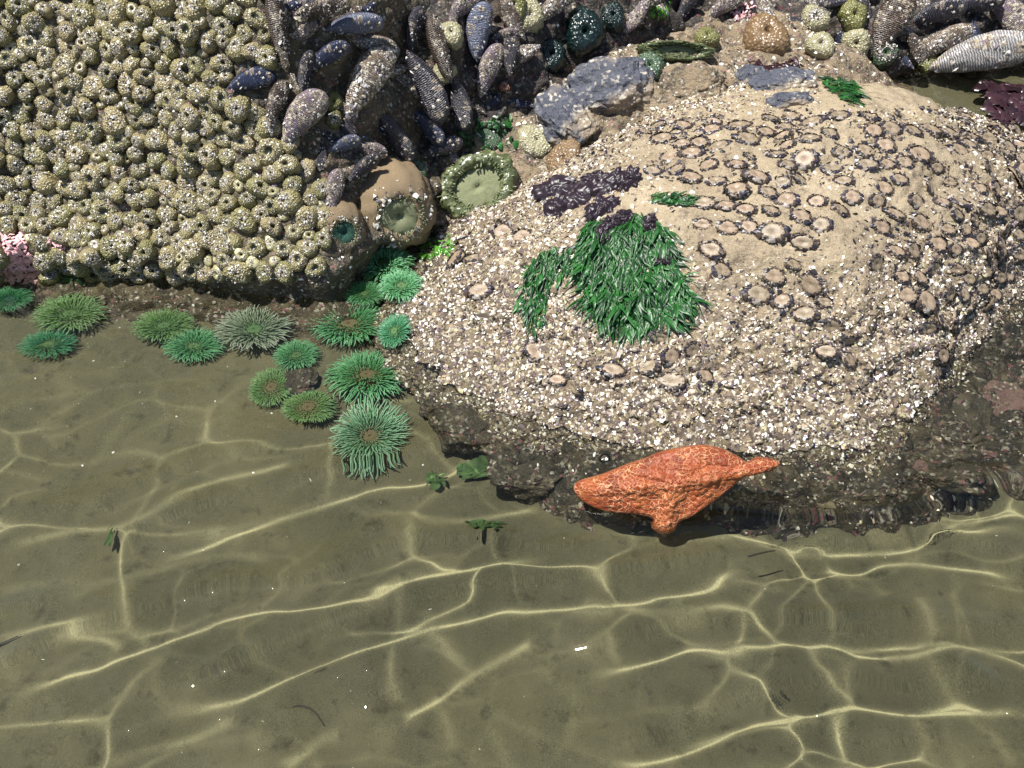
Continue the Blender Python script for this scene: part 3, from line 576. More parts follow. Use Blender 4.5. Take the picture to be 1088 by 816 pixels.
# ringed green one stranded above the waterline
def ringed(px, py, rx, ry, deg, label, nm='ringed_anemone'):
    p, nn = hit(px, py); d = (p - CAM).dot(FWD) / FPX; nrm = (nn * .5 + (CAM - p).normalized()).normalized(); o = link(nm, None); place(o, p + nrm * .006, basis(nrm, imgdir(deg)), (rx * d, ry * d, rx * d * .8))
    V, F = lathe_lump(90, [(.9, -.5), (1.0, -.1), (1.03, .12), (.98, .3), (.87, .4), (.74, .38), (.62, .26), (.56, .1)], .05, 8); V = V * (1 + .07 * noise(V * 7) + .05 * noise(V * 17))[:, None]; link('column', mesh('column', V, F, KN['olive'].materials[0]), o)
    V, F = lathe_lump(50, [(.62, .12), (.5, .17), (.38, .15), (.25, .19), (.14, .17), (.06, .09), (.01, .05)], .06, 9); V[:, 2] += .035 * noise(V * 5); link('oral_disc', mesh('oral_disc', V, F, MD['pale']), o)
    items = []
    for k in range(170):
        a = rnd.uniform(0, 6.28); r0 = rnd.uniform(.58, .92); L = .13; q = np.linspace(0, 1, 4); e = rnd.uniform(.4, 1.5); sg = rnd.choice((-1, 1, 1)); items.append((np.stack([(r0 + sg * q * L * math.cos(e)) * math.cos(a), (r0 + sg * q * L * math.cos(e)) * math.sin(a), .36 - abs(r0 - .8) * .4 + q * L * .6 * math.sin(e)], -1), .030, .016))
    tag(link('short_tentacles', tube_mesh('short_tentacles', items, MT['drab']), o), kind='stuff'); th = np.sort(nr.uniform(0, 6.28, 160)); rr = nr.uniform(.8, 1.04, 160)
    V, F = flakes(np.stack([rr * np.cos(th), rr * np.sin(th), .34 - (rr - .8) * .9], -1), np.stack([np.cos(th), np.sin(th), 0 * th + 1], -1), .035, .6); tag(link('shell_coat', mesh('shell_coat', V, F, M_GRIT, False), o), kind='stuff'); return tag(o, label, 'sea anemone', 'open anemones out of the water')
STR = (508, 200)
# two tan columns drooping out of the water
M_TAN = mat_disc('smooth tan column', (.17, .12, .065), (.34, .25, .15))
def drooping(px, py, rx, down, label, disc, top, name='column_anemone'):
    p, nn = hit(px, py); d = (p - CAM).dot(FWD); s = rx * d / FPX; axis = (CAM - p).normalized() * .85 + imgdir(down) * .42
    o = link(name, None); place(o, p, basis(axis, (1, 0, 0)), s)
    V, F = lathe_lump(60, [(1.2, -1.1), (1.2, -.5), (1.14, -.1), (1.04, .2), (.9, .42), (.76, .56), (.62, .62), (.5, .6), (.44, .52)], .06, 3); V = V * (1 + .06 * noise(V * 2.5) + .012 * noise(V * 14))[:, None]; link('column', mesh('column', V, F, M_TAN), o)
    V, F = lathe_lump(30, [(.53, .56), (.4, .6), (.26, .58), (.13, .55), (.01, .42)], .08, 5); V[:, 2] += .05 * noise(V * 5); link('oral_disc', mesh('oral_disc', V, F, MD[disc]), o)
    items = []
    for k in range(110):
        a = rnd.uniform(0, 6.28); r0 = rnd.uniform(.42, .68); L = .12; q = np.linspace(0, 1, 4); e = rnd.uniform(.7, 1.5)
        items.append((np.stack([(r0 + q * L * math.cos(e)) * math.cos(a), (r0 + q * L * math.cos(e)) * math.sin(a), .54 + q * L * math.sin(e)], -1), .026, .012))
    th = nr.uniform(0, 6.28, 150); rr = nr.uniform(.5, .95, 150); V, F = flakes(np.stack([rr * np.cos(th), rr * np.sin(th), np.interp(rr, [.5, .62, .76, .9, 1.04], [.6, .62, .56, .42, .2])], -1), np.stack([np.cos(th) * .5, np.sin(th) * .5, 0 * th + 1], -1), .05, .6); tag(link('shell_coat', mesh('shell_coat', V, F, M_GRIT, False), o), kind='stuff')
    tag(link('short_tentacles', tube_mesh('short_tentacles', items, MT['drab']), o), kind='stuff'); return tag(o, label, 'sea anemone', 'anemones with tan columns')
drooping(420, 222, 40, -60, 'big anemone with smooth tan column drooping, pale gritty mouth', 'pale', 1)
drooping(362, 243, 25, -50, 'smaller tan anemone with a dark green mouth beside the rock face', 'dark', 1)
def knob(px, py, rpx, label, c, squash=1.1):
    p, nn = hit(px, py); d = (p - CAM).dot(FWD); v = (CAM - p).normalized(); o = link('closed_anemone', KN[c]); place(o, p, basis((v + nn + Vector((0, 0, .6))).normalized()), (rpx * d / FPX, rpx * d / FPX, rpx * d / FPX * squash))
    if not c in ('brown', 'teal'): tag(link('shell_coat', anem_var[len(label) % 12][2], o), kind='stuff')
    return tag(o, label, 'sea anemone', 'closed anemones on the ledge')
KN = {}
for nme, c, d in (('yellow', (.12, .12, .035), (.31, .29, .13)), ('brown', (.16, .10, .05), (.33, .23, .13)), ('green', (.045, .08, .045), (.16, .21, .12)), ('olive', (.07, .085, .035), (.24, .26, .13)), ('cream', (.26, .24, .14), (.5, .46, .3)), ('orange', (.3, .09, .04), (.5, .22, .12)), ('teal', (.003, .012, .011), (.009, .03, .026))):  # teal is nearly black: the hollow's shade is put into its colour
    V, F = lathe_lump(48, [(1.0, -.5), (1.1, -.1), (1.13, .2), (1.08, .46), (.97, .66), (.82, .8), (.62, .88), (.34, .9), (.22, .84), (.12, .7), (.05, .55)], .1, len(nme)); V = V * (1 + noise(V * 4 + len(nme)) * .12 + noise(V * 11) * .06)[:, None]; m = NT(nme + ' anemone skin', .3, .6); v = m.vor(6); m.col(m.mix(m.ramp(v, (.1, 1.), (.5, 0.)), c, d)); m.bump(m.ramp(v, (0, 1.), (.6, 0.)), .0015); KN[nme] = mesh('knob_' + nme, V, F, m.m)
for a in [(355, 108, 9, 'yellow bud anemone right of the purple-grey mussel', 'yellow'), (355, 127, 8, 'lower yellow-green bud anemone under its twin', 'yellow'), (750, 42, 11, 'round yellow-green anemone behind the long green one', 'yellow'), (812, 44, 22, 'smooth brown dome anemone at the top', 'brown'),
          (480, 38, 12, 'yellowish anemone beside the pale upright mussel', 'cream'), (472, 78, 11, 'pale green-tinged anemone under the edge-on mussel', 'cream'), (536, 92, 5, 'tiny orange anemone in the dark gap', 'orange'), (415, 180, 13, 'small jade anemone above the tan column', 'green'), (440, 183, 12, 'dull green anemone beside the jade one', 'green'),
          (865, 22, 13, 'upper cream cluster anemone right of the brown dome', 'cream'), (872, 50, 13, 'lower cream anemone right of the brown dome', 'cream'), (905, 18, 14, 'yellow-green anemone left of the ringed mussel', 'yellow'), (910, 45, 13, 'cream anemone below the ringed mussel on its left', 'cream'), (940, 58, 12, 'green-tinged anemone below the ringed mussel', 'green'),
          (985, 66, 10, 'yellow anemone at the edge of the back pool', 'yellow'), (560, 20, 16, 'crusty tan anemone left of the green hollow', 'cream'), (545, 8, 14, 'crusty olive anemone at the top edge', 'yellow'), (520, 148, 10, 'flat olive anemone left of the slate stones', 'green'), (620, 35, 20, 'deep teal anemone in the shaded hollow', 'teal'), (585, 60, 15, 'second teal anemone low in the shaded hollow', 'teal'), (650, 20, 13, 'third teal anemone under the top edge', 'teal'), (570, 150, 17, 'sand-coloured flat anemone under the slate', 'cream'), (600, 170, 18, 'bare tan flat anemone under the slate', 'brown'), (690, 75, 15, 'grey-green anemone right of the slate', 'green')]:
    knob(*a, squash=.5 if 'flat' in a[3] else 1.05)
ringed(508, 200, 44, 33, 20, 'big ringed olive anemone above water with a pale green centre', 'open_anemone')
ringed(716, 56, 42, 10, -3, 'long flattened green anemone lying open at the top centre', 'open_anemone')

# ------------------------------------------------------------------ loose stones
def stone(px, py, rx, ry, rz, mat, label, seed, names=None, z=None, cat='stone', deg=0):
    p, nn = hit(px, py, names) if z is None else (at_z(px, py, z), Vector((0, 0, 1))); d = (p - CAM).dot(FWD) / FPX
    uu, vv = np.meshgrid(np.linspace(0, 2 * np.pi, 120, endpoint=False), np.linspace(0, np.pi, 60)); D = np.stack([np.sin(vv) * np.cos(uu), np.sin(vv) * np.sin(uu), np.cos(vv)], -1)
    e = np.abs(D) ** .8 * np.sign(D); k = 1 + .34 * fbm(D + seed * 7.1, 1.5, 6, .55); V = (e * k[..., None] * np.array([rx * d, ry * d * 1.25, rz * d])).reshape(-1, 3)
    o = link('stone', mesh('stone', V, gridF(120, 60, True), mat)); o.matrix_world = Matrix.Translation(p) @ basis((nn + Vector((0, -.2, .8))).normalized(), imgdir(deg)); return tag(o, label, cat, 'loose stones round the boulder')
stone(645, 95, 46, 26, 22, M_SLATE, 'large blue-grey slate stone above the boulder crest', 1, deg=8); stone(600, 122, 26, 28, 14, M_SLATE, 'tilted blue-grey slate slab left of the large one', 2, deg=40); stone(598, 140, 22, 14, 10, M_SLATE, 'small slate stone at the foot of the slab', 3)
stone(830, 92, 36, 16, 14, M_SLATE, 'bluish slate stone near the small green weed', 4, deg=10); stone(800, 85, 20, 12, 12, M_SLATE, 'smaller slate stone left of the bluish one', 5); stone(735, 92, 34, 18, 16, M_SHELF, 'grit-covered greenish stone right of the slate', 6); stone(840, 108, 24, 9, 9, M_SLATE, 'dark flat slate stone just behind the crest', 7)
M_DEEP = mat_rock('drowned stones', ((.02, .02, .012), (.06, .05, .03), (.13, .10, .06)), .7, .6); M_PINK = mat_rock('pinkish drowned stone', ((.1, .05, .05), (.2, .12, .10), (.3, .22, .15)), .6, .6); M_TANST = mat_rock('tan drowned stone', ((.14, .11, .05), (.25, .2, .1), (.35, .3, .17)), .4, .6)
k = 0
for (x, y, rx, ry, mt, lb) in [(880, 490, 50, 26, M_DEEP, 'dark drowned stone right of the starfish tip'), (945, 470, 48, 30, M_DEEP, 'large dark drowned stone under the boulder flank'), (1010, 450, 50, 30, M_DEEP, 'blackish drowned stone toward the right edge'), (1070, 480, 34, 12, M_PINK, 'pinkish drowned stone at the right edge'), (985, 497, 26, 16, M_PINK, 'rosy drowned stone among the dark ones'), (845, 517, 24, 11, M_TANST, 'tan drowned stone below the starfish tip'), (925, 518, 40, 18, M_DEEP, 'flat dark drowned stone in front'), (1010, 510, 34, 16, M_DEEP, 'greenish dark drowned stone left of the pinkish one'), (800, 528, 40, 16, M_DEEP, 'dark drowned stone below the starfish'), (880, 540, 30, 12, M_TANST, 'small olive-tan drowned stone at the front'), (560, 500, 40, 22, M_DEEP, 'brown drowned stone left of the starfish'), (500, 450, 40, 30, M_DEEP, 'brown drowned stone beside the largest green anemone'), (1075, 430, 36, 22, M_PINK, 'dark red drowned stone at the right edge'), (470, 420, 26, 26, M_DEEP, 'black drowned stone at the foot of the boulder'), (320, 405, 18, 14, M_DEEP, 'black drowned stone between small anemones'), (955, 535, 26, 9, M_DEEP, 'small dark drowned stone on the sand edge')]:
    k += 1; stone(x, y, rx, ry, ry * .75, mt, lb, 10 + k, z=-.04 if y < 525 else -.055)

# ------------------------------------------------------------------ starfish
outl = [(610, 522), (614, 513), (640, 505), (668, 494), (686, 488), (700, 482), (722, 477), (745, 474), (768, 478), (785, 486), (795, 492), (806, 487), (822, 489), (829, 493), (820, 500), (806, 503), (796, 504), (782, 514), (765, 528), (748, 540), (735, 549), (722, 555), (716, 566), (704, 570), (692, 562), (694, 552), (678, 547), (655, 545), (636, 541), (620, 533)]
def cr(pts, per, closed=False):
    pts = [np.array(p, float) for p in pts]; n_ = len(pts); out = []
    for i in range(n_ if closed else n_ - 1):
        g_ = (lambda j: pts[j % n_]) if closed else (lambda j: pts[min(max(j, 0), n_ - 1)]); a, b, c, d = g_(i - 1), g_(i), g_(i + 1), g_(i + 2)
        for k in range(per): t = k / per; out.append(.5 * (2 * b + (c - a) * t + (2 * a - 5 * b + 4 * c - d) * t * t + (3 * b - a - 3 * c + d) * t ** 3))
    if not closed: out.append(pts[-1])
    return np.array(out)
oc = cr(outl, 12, True); sh = [hit(x, y, ('boulder',))[0] for x, y in ((640, 515), (700, 495), (760, 490), (800, 497), (720, 525), (690, 535), (750, 520))]
_A = np.array([[p.x, p.y, 1] for p in sh]); _k = np.linalg.lstsq(_A, np.array([p.z for p in sh]), rcond=None)[0]; pn = Vector((-_k[0], -_k[1], 1)).normalized(); print('star plane', _k, [round(p.z, 3) for p in sh])
def onplane0(px, py): r = ray(px, py); q = Vector((sh[4].x, sh[4].y, float(_k @ [sh[4].x, sh[4].y, 1]))); return CAM + r * ((q - CAM).dot(pn) / r.dot(pn))
A0 = Vector((sh[4].x, sh[4].y, float(_k @ [sh[4].x, sh[4].y, 1])));
_zl = float(onplane0(704, 568)[2]); A0 = A0 + pn * (.004 + max(0, .004 - _zl)); print('star low', _zl)
def onplane(px, py): r = ray(px, py); t = (A0 - CAM).dot(pn) / r.dot(pn); return np.array(CAM + r * t)
W = np.array([onplane(*p) for p in oc]); ctr = onplane(716, 515); nrings = 70; V = []; pnn = np.array(pn)
def segd(q, a, b): t = np.clip(((q - a) @ (b - a)) / ((b - a) @ (b - a)), 0, 1); return np.linalg.norm(q - a - t[:, None] * (b - a), axis=1), t
arms = [((716, 512), (618, 520)), ((716, 512), (750, 482)), ((720, 510), (822, 494)), ((716, 512), (706, 562)), ((716, 512), (680, 497)), ((750, 482), (790, 494))]
for k in range(nrings):
    rho = (k / (nrings - 1)); q = ctr + (W - ctr) * rho; h = .017 * np.sqrt(np.clip(1 - rho ** 2.6, 0, 1)); rid = 0
    for a, b in arms:
        a3, b3 = onplane(*a), onplane(*b); d, t = segd(q, a3, b3); rid = np.maximum(rid, np.exp(-(d / .012) ** 2) * (1 - .35 * t))
    h = h * (.45 + .6 * rid) ; fine = .0022 * lumps(q, 170) * (1 - rho ** 8) + .007 * fbm(q, 32, 3) * (1 - rho ** 4)
    V.append(q + pnn * (h + fine)[:, None])
nO = len(oc); V = np.concatenate(V + [W - pnn * .012]); F = gridF(nO, nrings + 1, True)
def mat_star():
    m = NT('orange starfish skin', .5, .4); n = m.noise(30, 4); base = m.ramp(n, (.3, (.14, .024, .009)), (.5, (.255, .050, .013)), (.72, (.35, .10, .022)))
    wn = m.n('TexNoise'); wn.inputs['Scale'].default_value = 90; wn.inputs['Detail'].default_value = 3; m.l(m.tc.outputs['Object'], wn.inputs['Vector'])
    vm_ = m.n('VectorMath', operation='MULTIPLY_ADD'); m.l(wn.outputs['Color'], vm_.inputs[0]); vm_.inputs[1].default_value = (.005, .005, .005); m.l(m.tc.outputs['Object'], vm_.inputs[2])
    e = m.vor(170, 'DISTANCE_TO_EDGE', co=vm_.outputs[0]); d = m.vor(420)
    ln = m.math('MULTIPLY', m.ramp(e, (.03, 1.), (.11, 0.)), m.ramp(m.noise(40, 4), (.40, .15), (.58, .9)))
    base = m.mix(ln, base, (.62, .30, .15)); base = m.mix(m.ramp(d, (.12, .22), (.3, 0.)), base, (.75, .4, .22)); base = m.mix(m.ramp(m.noise(18, 3), (.58, 0.), (.72, .6)), base, (.25, .07, .03)); m.col(base)
    m.bump(m.math('ADD', ln, m.ramp(d, (.1, 1.), (.4, 0.))), .0012); return m.m
tag(link('starfish', mesh('starfish', V, F, mat_star())), 'bright orange starfish with cream netting, clinging at the waterline', 'starfish')

# ------------------------------------------------------------------ seaweed
def mat_weed(name, c, d, rough=.22):
    m = NT(name, rough, .7); g_ = m.n('NewGeometry'); m.col(m.mix(g_.outputs['Random Per Island'], c, d)); m.b.inputs['Specular IOR Level'].default_value = .45; return m.m
MW = dict(dgreen2=mat_weed('limp green weed', (.003, .015, .004), (.008, .038, .008), .5), green=mat_weed('glossy green weed', (.004, .026, .006), (.016, .11, .014), .42), lime=mat_weed('lime green weed', (.04, .16, .015), (.12, .32, .04)), purple=mat_weed('purple weed', (.010, .006, .010), (.030, .018, .026), .38), wine=mat_weed('dark wine weed', (.014, .006, .009), (.045, .018, .024), .3), pink=mat_weed('pink coralline', (.66, .32, .34), (.88, .58, .56), .6), dgreen=mat_weed('dull green weed', (.02, .05, .01), (.05, .10, .02), .7))
def blades(name, spots, mat, L, wd, label, cat='seaweed', down=True, curl=.6, names=None, z=None, thick=.0025, group='seaweed tufts'):
    "spots: (px,py,direction in degrees); each blade is a ruffled, tapering strip draped over the rock"
    V = []; F = []; base = 0; p0 = None
    for (px, py, dg) in spots:
        p, nn = hit(px, py, names) if z is None else (at_z(px, py, z), Vector((0, 0, 1))); p0 = p0 or p
        dr = imgdir(dg); dr = (dr - nn * dr.dot(nn)).normalized(); sd_ = nn.cross(dr); k = 9; l = L * rnd.uniform(.35, 1.35); wv = wd * rnd.choice((.5, .8, 1.1, 2.2)) * rnd.uniform(.7, 1.2); ph = rnd.uniform(0, 6); h0 = rnd.uniform(.1, 1) * thick
        for i in range(k):
            t = i / (k - 1); c = p + dr * l * t + nn * (h0 + thick * math.sin(3.14 * t) * rnd.uniform(.5, 1.3)) + sd_ * math.sin(ph + 3 * t) * l * .12 * curl; ww = wv * math.sin(3.14 * min(.97, .12 + .85 * t)) ** .7
            tw = math.sin(ph + t * 3) * .4; a = sd_ * math.cos(tw) + nn * math.sin(tw); V += [c - a * ww, c + nn * wv * .3, c + a * ww]
        for i in range(k - 1): b = base + i * 3; F += [(b, b + 1, b + 4, b + 3), (b + 1, b + 2, b + 5, b + 4)]
        base += 3 * k
    o = link(name, mesh(name, [tuple(v) for v in V], F, mat)); return tag(o, label, cat, group)
def scat(poly, n_, dirf):
    xs = [p[0] for p in poly]; ys = [p[1] for p in poly]; out = []
    while len(out) < n_:
        x, y = rnd.uniform(min(xs), max(xs)), rnd.uniform(min(ys), max(ys))
        if inpoly(np.array([x]), np.array([y]), poly)[0]: out.append((x, y, dirf(x, y)))
    return out
BO = ('boulder', 'rock_shelf')
blades('green_seaweed', scat([(625, 235), (680, 225), (712, 245), (722, 290), (738, 318), (722, 340), (690, 345), (668, 355), (645, 345), (622, 320), (615, 280)], 2600, lambda x, y: -90 + (x - 665) * .55 + rnd.uniform(-38, 38)), MW['green'], .025, .0011, 'big glossy dark green weed tuft draped down the boulder', names=BO)
blades('green_seaweed', scat([(560, 280), (585, 262), (610, 262), (625, 275), (600, 290), (583, 305), (578, 345), (562, 350), (552, 320)], 480, lambda x, y: -95 + rnd.uniform(-30, 30)), MW['green'], .018, .0011, 'narrow dark green weed strand hooking left of the big tuft', names=BO)
blades('green_seaweed', scat([(690, 208), (735, 210), (730, 220), (692, 218)], 90, lambda x, y: rnd.uniform(-20, 20)), MW['green'], .014, .0011, 'thin green weed sprig pointing right above the big tuft', names=BO)
blades('green_seaweed', scat([(868, 82), (885, 80), (905, 92), (912, 104), (900, 112), (878, 96)], 260, lambda x, y: -35 + rnd.uniform(-30, 30)), MW['green'], .018, .0012, 'small green weed patch on the bare sandy crest', names=BO)
blades('green_seaweed', scat([(66, 278), (82, 275), (88, 295), (68, 300)], 60, lambda x, y: rnd.uniform(-150, -30)), MW['green'], .014, .002, 'small green weed beside the pink crust', names=('anemone_rock',))
blades('green_seaweed', scat([(480, 130), (545, 120), (550, 150), (500, 160)], 90, lambda x, y: rnd.uniform(-180, 0)), MW['green'], .012, .0017, 'sparse green weed left of the slate slab', names=('rock_shelf', 'mussel_ledge'))
blades('green_seaweed', scat([(428, 252), (480, 250), (486, 268), (440, 276)], 110, lambda x, y: rnd.uniform(-180, 0)), MW['lime'], .014, .0018, 'light green weed between the channel and the boulder', names=BO)
blades('green_seaweed', scat([(690, 0), (712, 0), (708, 14), (692, 12)], 40, lambda x, y: rnd.uniform(-120, -60)), MW['lime'], .016, .002, 'green weed wisp at the top edge centre', names=('mussel_ledge',))
def sheets(name, spots, mat, label, names, cat='seaweed', group='purple weed sheets', hz=1.):
    root = link(name, None); p0, n0 = hit(spots[0][0], spots[0][1], names); root.location = p0; bpy.context.view_layer.update()
    for (px, py, rx, ry, dg) in spots:
        p, nn = hit(px, py, names); d = (p - CAM).dot(FWD) / FPX; M = basis((nn + (CAM - p).normalized()).normalized(), imgdir(dg)); sd_ = rnd.uniform(0, 99); g1 = np.linspace(0, 2 * np.pi, 72, endpoint=False); g2 = np.linspace(.02, 1, 30); A_, R2 = np.meshgrid(g1, g2)
        o3 = np.stack([np.cos(A_), np.sin(A_), 0 * A_ + sd_], -1); rr = R2 * (1 + .5 * fbm(o3, 2.2, 3)); u_, v_ = rr * np.cos(A_), rr * np.sin(A_); q = np.stack([u_ * .9, v_ * .45, 0 * u_ + sd_], -1)
        z_ = hz * (.004 + .004 * (1 - R2 ** 2) + .009 * abs(fbm(q, 1.9, 2)) + .0012 * noise(q * 9) - .002 * R2); V = np.stack([u_ * rx * d, v_ * ry * d, z_], -1).reshape(-1, 3); o = link('frond', mesh('frond', V, gridF(72, 30, True), mat), root); o.matrix_world = Matrix.Translation(p) @ M
    return tag(root, label, cat, group)
sheets('purple_seaweed', [(592, 202, 27, 15, 5), (618, 210, 28, 16, 25), (650, 198, 24, 13, 35), (592, 224, 20, 13, 60), (668, 192, 16, 11, 60), (632, 192, 18, 10, 10), (640, 222, 20, 12, 30)], MW['purple'], 'dark purple weed crumpled above the big green tuft', BO)
sheets('purple_seaweed', [(648, 240, 14, 9, 20), (664, 232, 16, 8, 0), (690, 240, 13, 9, 80), (706, 278, 12, 7, 10), (640, 252, 9, 12, 0)], MW['purple'], 'purple weed scraps over the top of the green tuft', BO)
blades('red_seaweed', scat([(795, 68), (850, 66), (852, 78), (800, 84)], 90, lambda x, y: rnd.uniform(-200, 20)), MW['wine'], .016, .004, 'dark wine-red weed behind the slate stones', names=('rock_shelf', 'mussel_ledge'))
blades('red_seaweed', scat([(1040, 88), (1088, 92), (1088, 130), (1062, 128)], 160, lambda x, y: rnd.uniform(-200, 20)), MW['wine'], .024, .006, 'dark purple-red weed in the back pool at the right edge', z=.002)
blades('coralline_crust', scat([(-8, 250), (22, 250), (46, 285), (42, 304), (-8, 302)], 480, lambda x, y: rnd.uniform(-180, 180)), MW['pink'], .008, .0022, 'pink coralline crust at the left edge above the waterline', 'coralline alga', names=('anemone_rock',))
blades('coralline_crust', scat([(55, 250), (70, 255), (66, 270), (48, 300), (40, 300)], 80, lambda x, y: rnd.uniform(-180, 180)), MW['pink'], .006, .0018, 'thin pink coralline strip right of the bigger crust', 'coralline alga', names=('anemone_rock',))
blades('coralline_crust', scat([(775, 3), (800, 5), (800, 28), (780, 22)], 60, lambda x, y: rnd.uniform(-180, 180)), MW['pink'], .007, .002, 'reddish pink coralline patch at the top centre', 'coralline alga', names=('mussel_ledge',))
blades('loose_seaweed', scat([(455, 498), (468, 498), (470, 514), (456, 516)], 24, lambda x, y: rnd.uniform(-120, -60)), MW['dgreen'], .012, .003, 'small green weed scrap on the sand by the bright line', z=-.05)
blades('loose_seaweed', scat([(480, 500), (520, 488), (545, 490), (540, 502), (490, 512)], 70, lambda x, y: 15 + rnd.uniform(-20, 20)), MW['dgreen'], .025, .0032, 'olive green weed strip lying at the boulder foot', z=-.05)
blades('loose_seaweed', scat([(490, 563), (520, 563), (522, 572), (495, 570)], 22, lambda x, y: rnd.uniform(-20, 20)), MW['dgreen'], .014, .003, 'olive weed scrap lying on open sand', z=-.066)
blades('loose_seaweed', scat([(116, 556), (124, 556), (124, 572), (118, 572)], 8, lambda x, y: -85 + rnd.uniform(-20, 20)), MW['dgreen'], .012, .002, 'tiny green weed scrap on the sand at left', z=-.055)

# ------------------------------------------------------------------ twig, worm-like strand
M_TWIG = flat('dark twig', (.03, .02, .018), .5)
def strand(name, pts, z, r, label, cat):
    q = cr(pts, 6); P3 = np.array([np.array(at_z(x, y, z)) for x, y in q]); V, F, U = tube_set([(P3, r, r * .6)]); tag(link(name, mesh(name, V, F, M_TWIG)), label, cat)
strand('twig', [(794, 594), (808, 590), (823, 587)], .002, .0013, 'short dark twig floating below the starfish tip', 'twig')
strand('weed_stem', [(310, 753), (320, 752), (332, 757), (343, 769)], -.066, .0011, 'thin dark curved weed stem on the foreground sand', 'weed stem')
strand('twig', [(0, 690), (10, 688), (28, 681)], -.066, .0016, 'dark twig on the sand at the left edge', 'twig')

# ------------------------------------------------------------------ water: rippled surface whose crests focus the sun on the sand
LINES = [([(0, 583), (70, 567), (130, 560), (180, 540), (230, 515), (280, 502), (325, 493)], .5), ([(150, 600), (230, 575), (300, 550), (330, 542), (380, 525), (420, 520), (455, 513), (480, 500), (506, 487)], .95),
 ([(432, 545), (438, 556), (455, 562), (500, 557), (540, 548), (580, 540)], .7), ([(0, 748), (45, 730), (95, 710), (140, 694), (200, 675), (235, 658), (285, 648), (310, 650), (360, 645), (400, 630), (440, 615), (490, 608), (545, 598), (600, 594)], 1.),
 ([(0, 687), (55, 670), (90, 668), (125, 685)], .55), ([(150, 757), (200, 750), (255, 740), (300, 720), (360, 697), (415, 680), (460, 668), (500, 662), (540, 650), (590, 645), (640, 640), (700, 632), (760, 620), (800, 596)], .9),
 ([(418, 766), (450, 748), (490, 725), (530, 700), (575, 680)], 1.), ([(415, 682), (412, 710), (418, 745)], .5), ([(600, 720), (650, 712), (700, 700), (730, 692), (790, 693), (830, 685), (880, 690), (900, 700), (960, 702), (1000, 692), (1040, 690), (1095, 685)], .9),
 ([(790, 676), (850, 684), (900, 682), (980, 680), (1010, 690)], .6), ([(640, 640), (690, 657), (730, 655), (780, 650), (800, 662), (820, 680)], .6), ([(690, 795), (730, 786), (760, 776), (800, 765), (850, 755), (900, 750), (960, 757), (1000, 757), (1040, 752), (1060, 753), (1095, 760)], 1.),
 ([(640, 812), (690, 805), (740, 793), (790, 775), (830, 768), (880, 765)], .7), ([(880, 757), (885, 780), (895, 816)], .8), ([(855, 690), (865, 720), (900, 740)], .7), ([(965, 755), (990, 742), (1015, 736), (1045, 752)], .8),
 ([(740, 552), (780, 570), (830, 574), (880, 578), (930, 580), (980, 566), (1020, 570), (1095, 563)], .75), ([(860, 598), (880, 608), (910, 610), (930, 602), (1000, 605), (1095, 611)], .75), ([(890, 610), (905, 635)], .5), ([(915, 610), (940, 645)], .5), ([(820, 500), (850, 520), (880, 520), (930, 530)], .5),
 ([(60, 830), (140, 797), (210, 782), (255, 765)], .5), ([(290, 822), (340, 785), (365, 781)], .6), ([(520, 775), (535, 800), (545, 822)], .4), ([(980, 480), (990, 500), (1010, 510), (1015, 540), (975, 560)], .6), ([(960, 540), (1000, 548), (1060, 545), (1090, 548)], .6), ([(610, 630), (630, 640), (640, 655), (595, 650)], .5),
 ([(705, 640), (720, 645)], .4), ([(975, 640), (985, 672)], .5), ([(180, 760), (160, 700), (175, 660)], .3), ([(225, 800), (240, 765), (235, 745)], .4), ([(20, 720), (5, 700)], .3), ([(440, 640), (446, 660)], .3), ([(620, 550), (690, 560), (745, 575), (800, 560)], .35), ([(300, 600), (200, 600), (140, 615), (60, 640)], .3), ([(660, 720), (640, 700), (600, 690)], .3), ([(900, 560), (930, 560), (985, 530), (1000, 500)], .5), ([(0, 632), (80, 625), (150, 628)], .25), ([(1020, 760), (1060, 790), (1075, 820)], .45), ([(960, 760), (980, 790), (1000, 820)], .4), ([(460, 750), (475, 775), (480, 800)], .35), ([(820, 640), (800, 610), (760, 600)], .3), ([(790, 770), (800, 740)], .2), ([(600, 722), (610, 760), (600, 800)], .3)]
wx0, wx1, wy0, wy1, st = -.95, 1.15, .05, 1.72, .00165
nx = int((wx1 - wx0) / st); ny = int((wy1 - wy0) / st); xs = np.linspace(wx0, wx1, nx); ys = np.linspace(wy0, wy1, ny); X, Y = np.meshgrid(xs, ys); H = np.zeros_like(X)
sr = Vector((-SUN.x, -SUN.y)) / 1.33; tz = math.sqrt(1 - sr.length_squared)
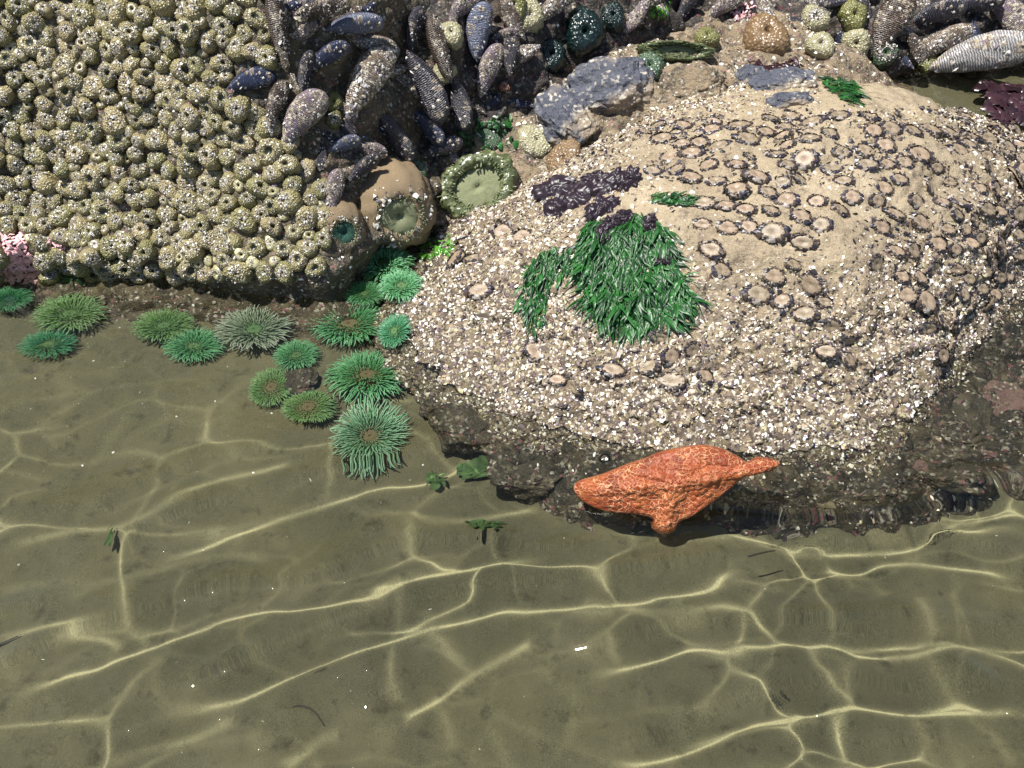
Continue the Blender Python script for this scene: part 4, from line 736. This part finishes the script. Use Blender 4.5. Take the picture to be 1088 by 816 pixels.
for pts, amp in LINES:
    Dm = np.full_like(X, 9.); Am = np.zeros_like(X); q = cr(pts, 5); S = []
    for x, y in q:
        p = at_z(x, y, -.065); zf = float(sandz(np.array([p.x]), np.array([p.y]))[0]); p = at_z(x, y, zf); S.append((p.x + (SUN.x / 1.33) / tz * -zf, p.y + (SUN.y / 1.33) / tz * -zf))
    S = np.array(S); W_ = .17; m_ = len(S)
    for i in range(m_ - 1):
        a, b = S[i], S[i + 1]; i0, i1 = np.searchsorted(xs, [min(a[0], b[0]) - W_, max(a[0], b[0]) + W_]); j0, j1 = np.searchsorted(ys, [min(a[1], b[1]) - W_, max(a[1], b[1]) + W_])
        if i0 >= i1 or j0 >= j1: continue
        xx, yy = X[j0:j1, i0:i1], Y[j0:j1, i0:i1]; L2 = ((b - a) ** 2).sum() + 1e-12; t = np.clip(((xx - a[0]) * (b[0] - a[0]) + (yy - a[1]) * (b[1] - a[1])) / L2, 0, 1)
        d = np.hypot(xx - a[0] - t * (b[0] - a[0]), yy - a[1] - t * (b[1] - a[1])); c = d < Dm[j0:j1, i0:i1]; Dm[j0:j1, i0:i1][c] = d[c]; Am[j0:j1, i0:i1][c] = ((i + t) / (m_ - 1))[c]
    tp = np.clip(np.minimum(Am, 1 - Am) / .12, .0, 1); tp = tp * tp * (3 - 2 * tp); vv_ = 1 + .9 * noise(np.stack([X * 12, Y * 12, X * 0 + len(pts) * .7 + amp * 9], -1))
    vert = abs(S[-1][1] - S[0][1]) > 1.2 * abs(S[-1][0] - S[0][0]); w1 = .0105 if vert else (.0115 if amp > .75 else .0100); H = np.maximum(H, amp * tp * np.clip(vv_, .55, 1.2) * ((.95 if vert else 1.1) * (1. + 0 * Dm) * np.exp(-(Dm / w1) ** (2 if vert else 3))))
PW = np.stack([X, Y, 0 * X], -1); rt = sstep(-.05, .35, X + .3 * (Y - .5))
an = np.stack([X * .55 + Y * .18, Y * 1., 0 * X], -1)
def celledge(Q, f):
    Q = Q[..., :2] * f; i = np.floor(Q).astype(int); d1 = np.full(Q.shape[:-1], 9.); d2 = d1.copy()
    for a in (-1, 0, 1):
        for b in (-1, 0, 1):
            j = i + np.array([a, b]); h = _perm[(_perm[j[..., 0] & 255] + j[..., 1]) & 255]; q = j + .5 + _grad[h][..., :2] * .45; d = np.sqrt(((Q - q) ** 2).sum(-1)); lo = np.minimum(d, d1); d2 = np.where(d < d1, d1, np.minimum(d2, d)); d1 = lo
    return (d2 - d1) / f
wp = np.stack([noise(PW * 9), noise(PW * 9 + 31), 0 * X], -1) * .045; Q = PW * np.array([.62, 1.15, 1]) + PW[..., [1, 0, 2]] * np.array([.16, -.18, 0]) + wp
net = np.exp(-(celledge(Q, 9) / .011) ** 2) * np.clip(.5 + 1.6 * noise(PW * 5 + 3), 0, 1); net2 = np.exp(-(celledge(Q * 1. + 7, 15) / .0075) ** 2) * np.clip(.5 + 1.8 * noise(PW * 6 + 9), 0, 1)
S_ = np.maximum(H, .9 * net + (.38 + .62 * rt) * net2) ; S_ = np.minimum(S_ + .06 * fbm(an, 16, 2) + (.08 + .22 * rt) * fbm(an + 3, 38, 2) + .10 * noise(an * 95), 1.0) * (1 - .6 * sstep(.58, .85, Y))
depth_ = np.clip(-sandz(X, Y), .045, .2); rhs = S_ * 4 / depth_
fade = sstep(0, .15, X - wx0) * sstep(0, .15, wx1 - X) * sstep(0, .1, Y - wy0) * sstep(0, .15, wy1 - Y); rhs *= fade; rhs -= rhs.mean()
kx = np.fft.fftfreq(nx, st) * 2 * np.pi; ky = np.fft.fftfreq(ny, st) * 2 * np.pi; K2 = kx[None] ** 2 + ky[:, None] ** 2; K2[0, 0] = 1
Hf = np.fft.fft2(rhs) * (1 - np.exp(-K2 * .055 ** 2 / 2)) / K2; H = np.real(np.fft.ifft2(Hf)); H -= H.mean(); msk_ = np.maximum(sstep(-.03, .05, Y - np.interp(X, [p.x for p in FW], [p.y for p in FW])) * (X > FW[0].x - .05), sstep(.70, .82, Y)); H *= 1 - .72 * msk_; print('wave', H.min(), H.max())
def mat_water():
    m = bpy.data.materials.new('clear pool water'); m.use_nodes = True; t = m.node_tree; t.nodes.clear(); g_ = t.nodes.new('ShaderNodeBsdfGlass'); g_.inputs['IOR'].default_value = 1.33; g_.inputs['Roughness'].default_value = 0; g_.inputs['Color'].default_value = (.97, .98, .93, 1)
    o = t.nodes.new('ShaderNodeOutputMaterial'); t.links.new(g_.outputs[0], o.inputs[0]); return m
wt = link('water_surface', mesh('water_surface', np.stack([X, Y, H], -1).reshape(-1, 3), gridF(nx, ny), mat_water())); wt.cycles.is_caustics_caster = True; wt.cycles.is_caustics_receiver = False; tag(wt, kind='structure')

# ------------------------------------------------------------------ to 1 unit = 0.1 m
bpy.context.view_layer.update()
for o in list(sc.objects):
    if o.parent is None and o.type in ('MESH', 'EMPTY'): o.matrix_world = Matrix.Scale(UNIT, 4) @ o.matrix_world
